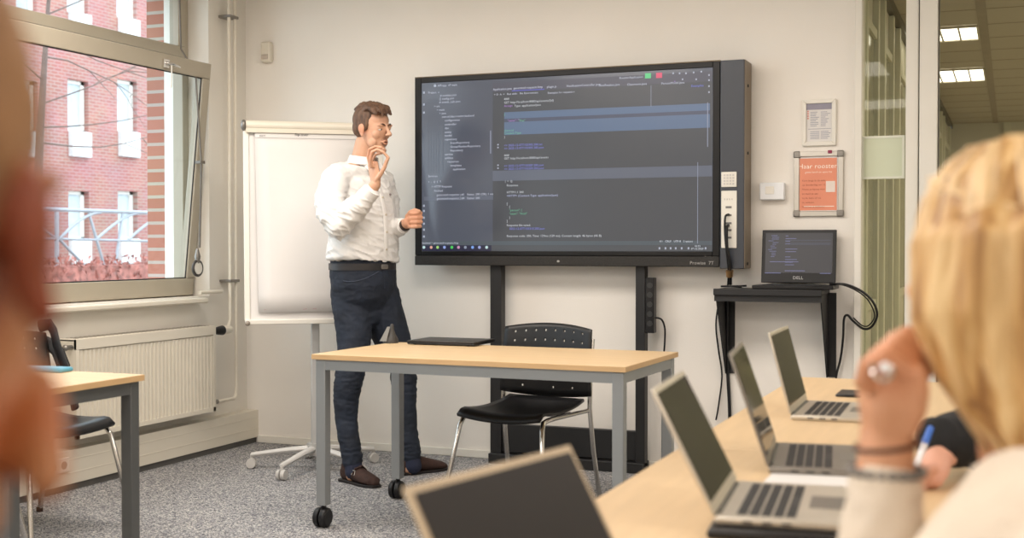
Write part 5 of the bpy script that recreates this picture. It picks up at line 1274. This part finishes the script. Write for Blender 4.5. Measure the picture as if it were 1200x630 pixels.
# ---------------- head at the left edge, close to the camera
lpn = thing('person', 'strongly blurred back of a short haired head with a red ear at the left edge', 'person', (-.42, .25, 0))
sk4 = skin_mat('tanned_skin', s2l(164, 108, 68))
hc = P(-196, 283, .47); lf = (DEP * 1 + LAT * .10).normalized(); LM = headM(hc, lf, 0, 0, 1.04)
m = MB(); head_shells(m, LM)
m.loft([hc + Vector((0, 0, -.05)) - lf * .02, hc + Vector((0, 0, -.13)) - lf * .03, hc + Vector((0, 0, -.20)) - lf * .03], [.060, .058, .066], 18, ref=lf)
lc = Vector((hc.x, hc.y - .04, 0)); ls = lf.cross(Vector((0, 0, 1)))
m.loft([lc + Vector((0, 0, 1.0)), lc + Vector((0, 0, .9)), lc + Vector((0, 0, .7)), lc + Vector((0, 0, .52))], [(.10, .06), (.13, .08), (.12, .08), (.14, .10)], 18, ref=lf)
seated_rest(m, lc, lf)
def fing4(pts, r0=.0095, r1=.008):
    n = len(pts); m.loft([P(*p) for p in pts], [r0 + (r1 - r0) * i / (n - 1) for i in range(n)], 12)
# right hand against the jaw: wrist below, curled fingers beside the jaw line
m.loft([lc + ls * .15 + Vector((0, 0, .93)), lc + ls * .21 + lf * .05 + Vector((0, 0, .78)), lc + ls * .14 + lf * .22 + Vector((0, 0, .90)), P(-120, 760, .52), P(-75, 600, .53)], [.05, .045, .038, .03, .028], 14)
m.loft([P(-75, 610, .53), P(-50, 540, .53), P(-25, 480, .53)], [(.03, .022), (.038, .02), (.036, .016)], 14)
for k in range(4): fing4([(-20 + 4 * k, 450 + 30 * k, .52 - .012 * k), (14 + 5 * k, 436 + 32 * k, .51 - .012 * k), (46 + 3 * k, 452 + 31 * k, .50 - .012 * k), (56 - 1 * k, 482 + 28 * k, .495 - .012 * k)], .0098, .0085)
b4 = fuse('body', m, sk4, lpn, .005, 2)
tint(b4, [(LM @ Vector((.08, -.010, -.005)), .050, (.62, .30, .22)), (P(45, 530, .49), .035, (1.0, .72, .55)), (LM @ Vector((-.08, -.006, 0)), .055, (.98, .42, .30))])  # ear and finger tints paint in shade and light glowing through skin
hm4 = mat('cropped_light_brown_hair', s2l(142, 102, 64), .7, var=.25, scale=40, bump=.6, bscale=300)
m = MB(); m.ell((0, -.028, .045), (.0815, .096, .090), LM, 24, 16); m.ell((0, -.045, .0), (.074, .072, .062), LM); fuse('hair', m, hm4, lpn, .006, 2, fold(.002, 50, 1))
m = MB(); m.loft([lc + Vector((0, 0, 1.035)), lc + Vector((0, 0, 1.0)), lc + Vector((0, 0, .90)), lc + Vector((0, 0, .7)), lc + Vector((0, 0, .5))], [(.075, .07), (.155, .10), (.19, .13), (.18, .13), (.19, .155)], 20, ref=lf)
for s in (-1, 1): m.loft([lc + ls * s * .14 + Vector((0, 0, .95)), lc + ls * s * .21 + lf * .05 + Vector((0, 0, .78)), lc + ls * s * .14 + lf * .2 + Vector((0, 0, .88))], [.075, .062, .052], 16)
fuse('jumper', m, mat('navy_jumper', s2l(44, 52, 74), .85), lpn, .008, 3, fold(.005, 14, 2))
m = MB(); seated_rest(m, lc, lf); m.loft([lc + Vector((0, 0, .46)), lc + Vector((0, 0, .56))], [(.155, .12)] * 2, 18, ref=lf)
me = fuse_mesh(m, .012, 2)
for v in me.vertices: v.co += v.normal * .010
for v in me.vertices: v.co.z = max(v.co.z, .002)
link('trousers', me, tr_m, lpn, 80)

# chairs of the three seated people
for c_, f_, lab in ((Vector((.27, 1.04, 0)), bf, 'black plastic chair under the blonde woman'), (Vector((c3.x + .03, c3.y, 0)), f3, 'black plastic chair under the person in the black sweater'), (lc - lf * .02, lf, 'black plastic chair under the person at the left edge')):
    k = copy_tree(ch0); k.location = (c_.x, c_.y, 0); k.rotation_euler = (0, 0, math.atan2(f_.x, -f_.y)); k['label'] = lab
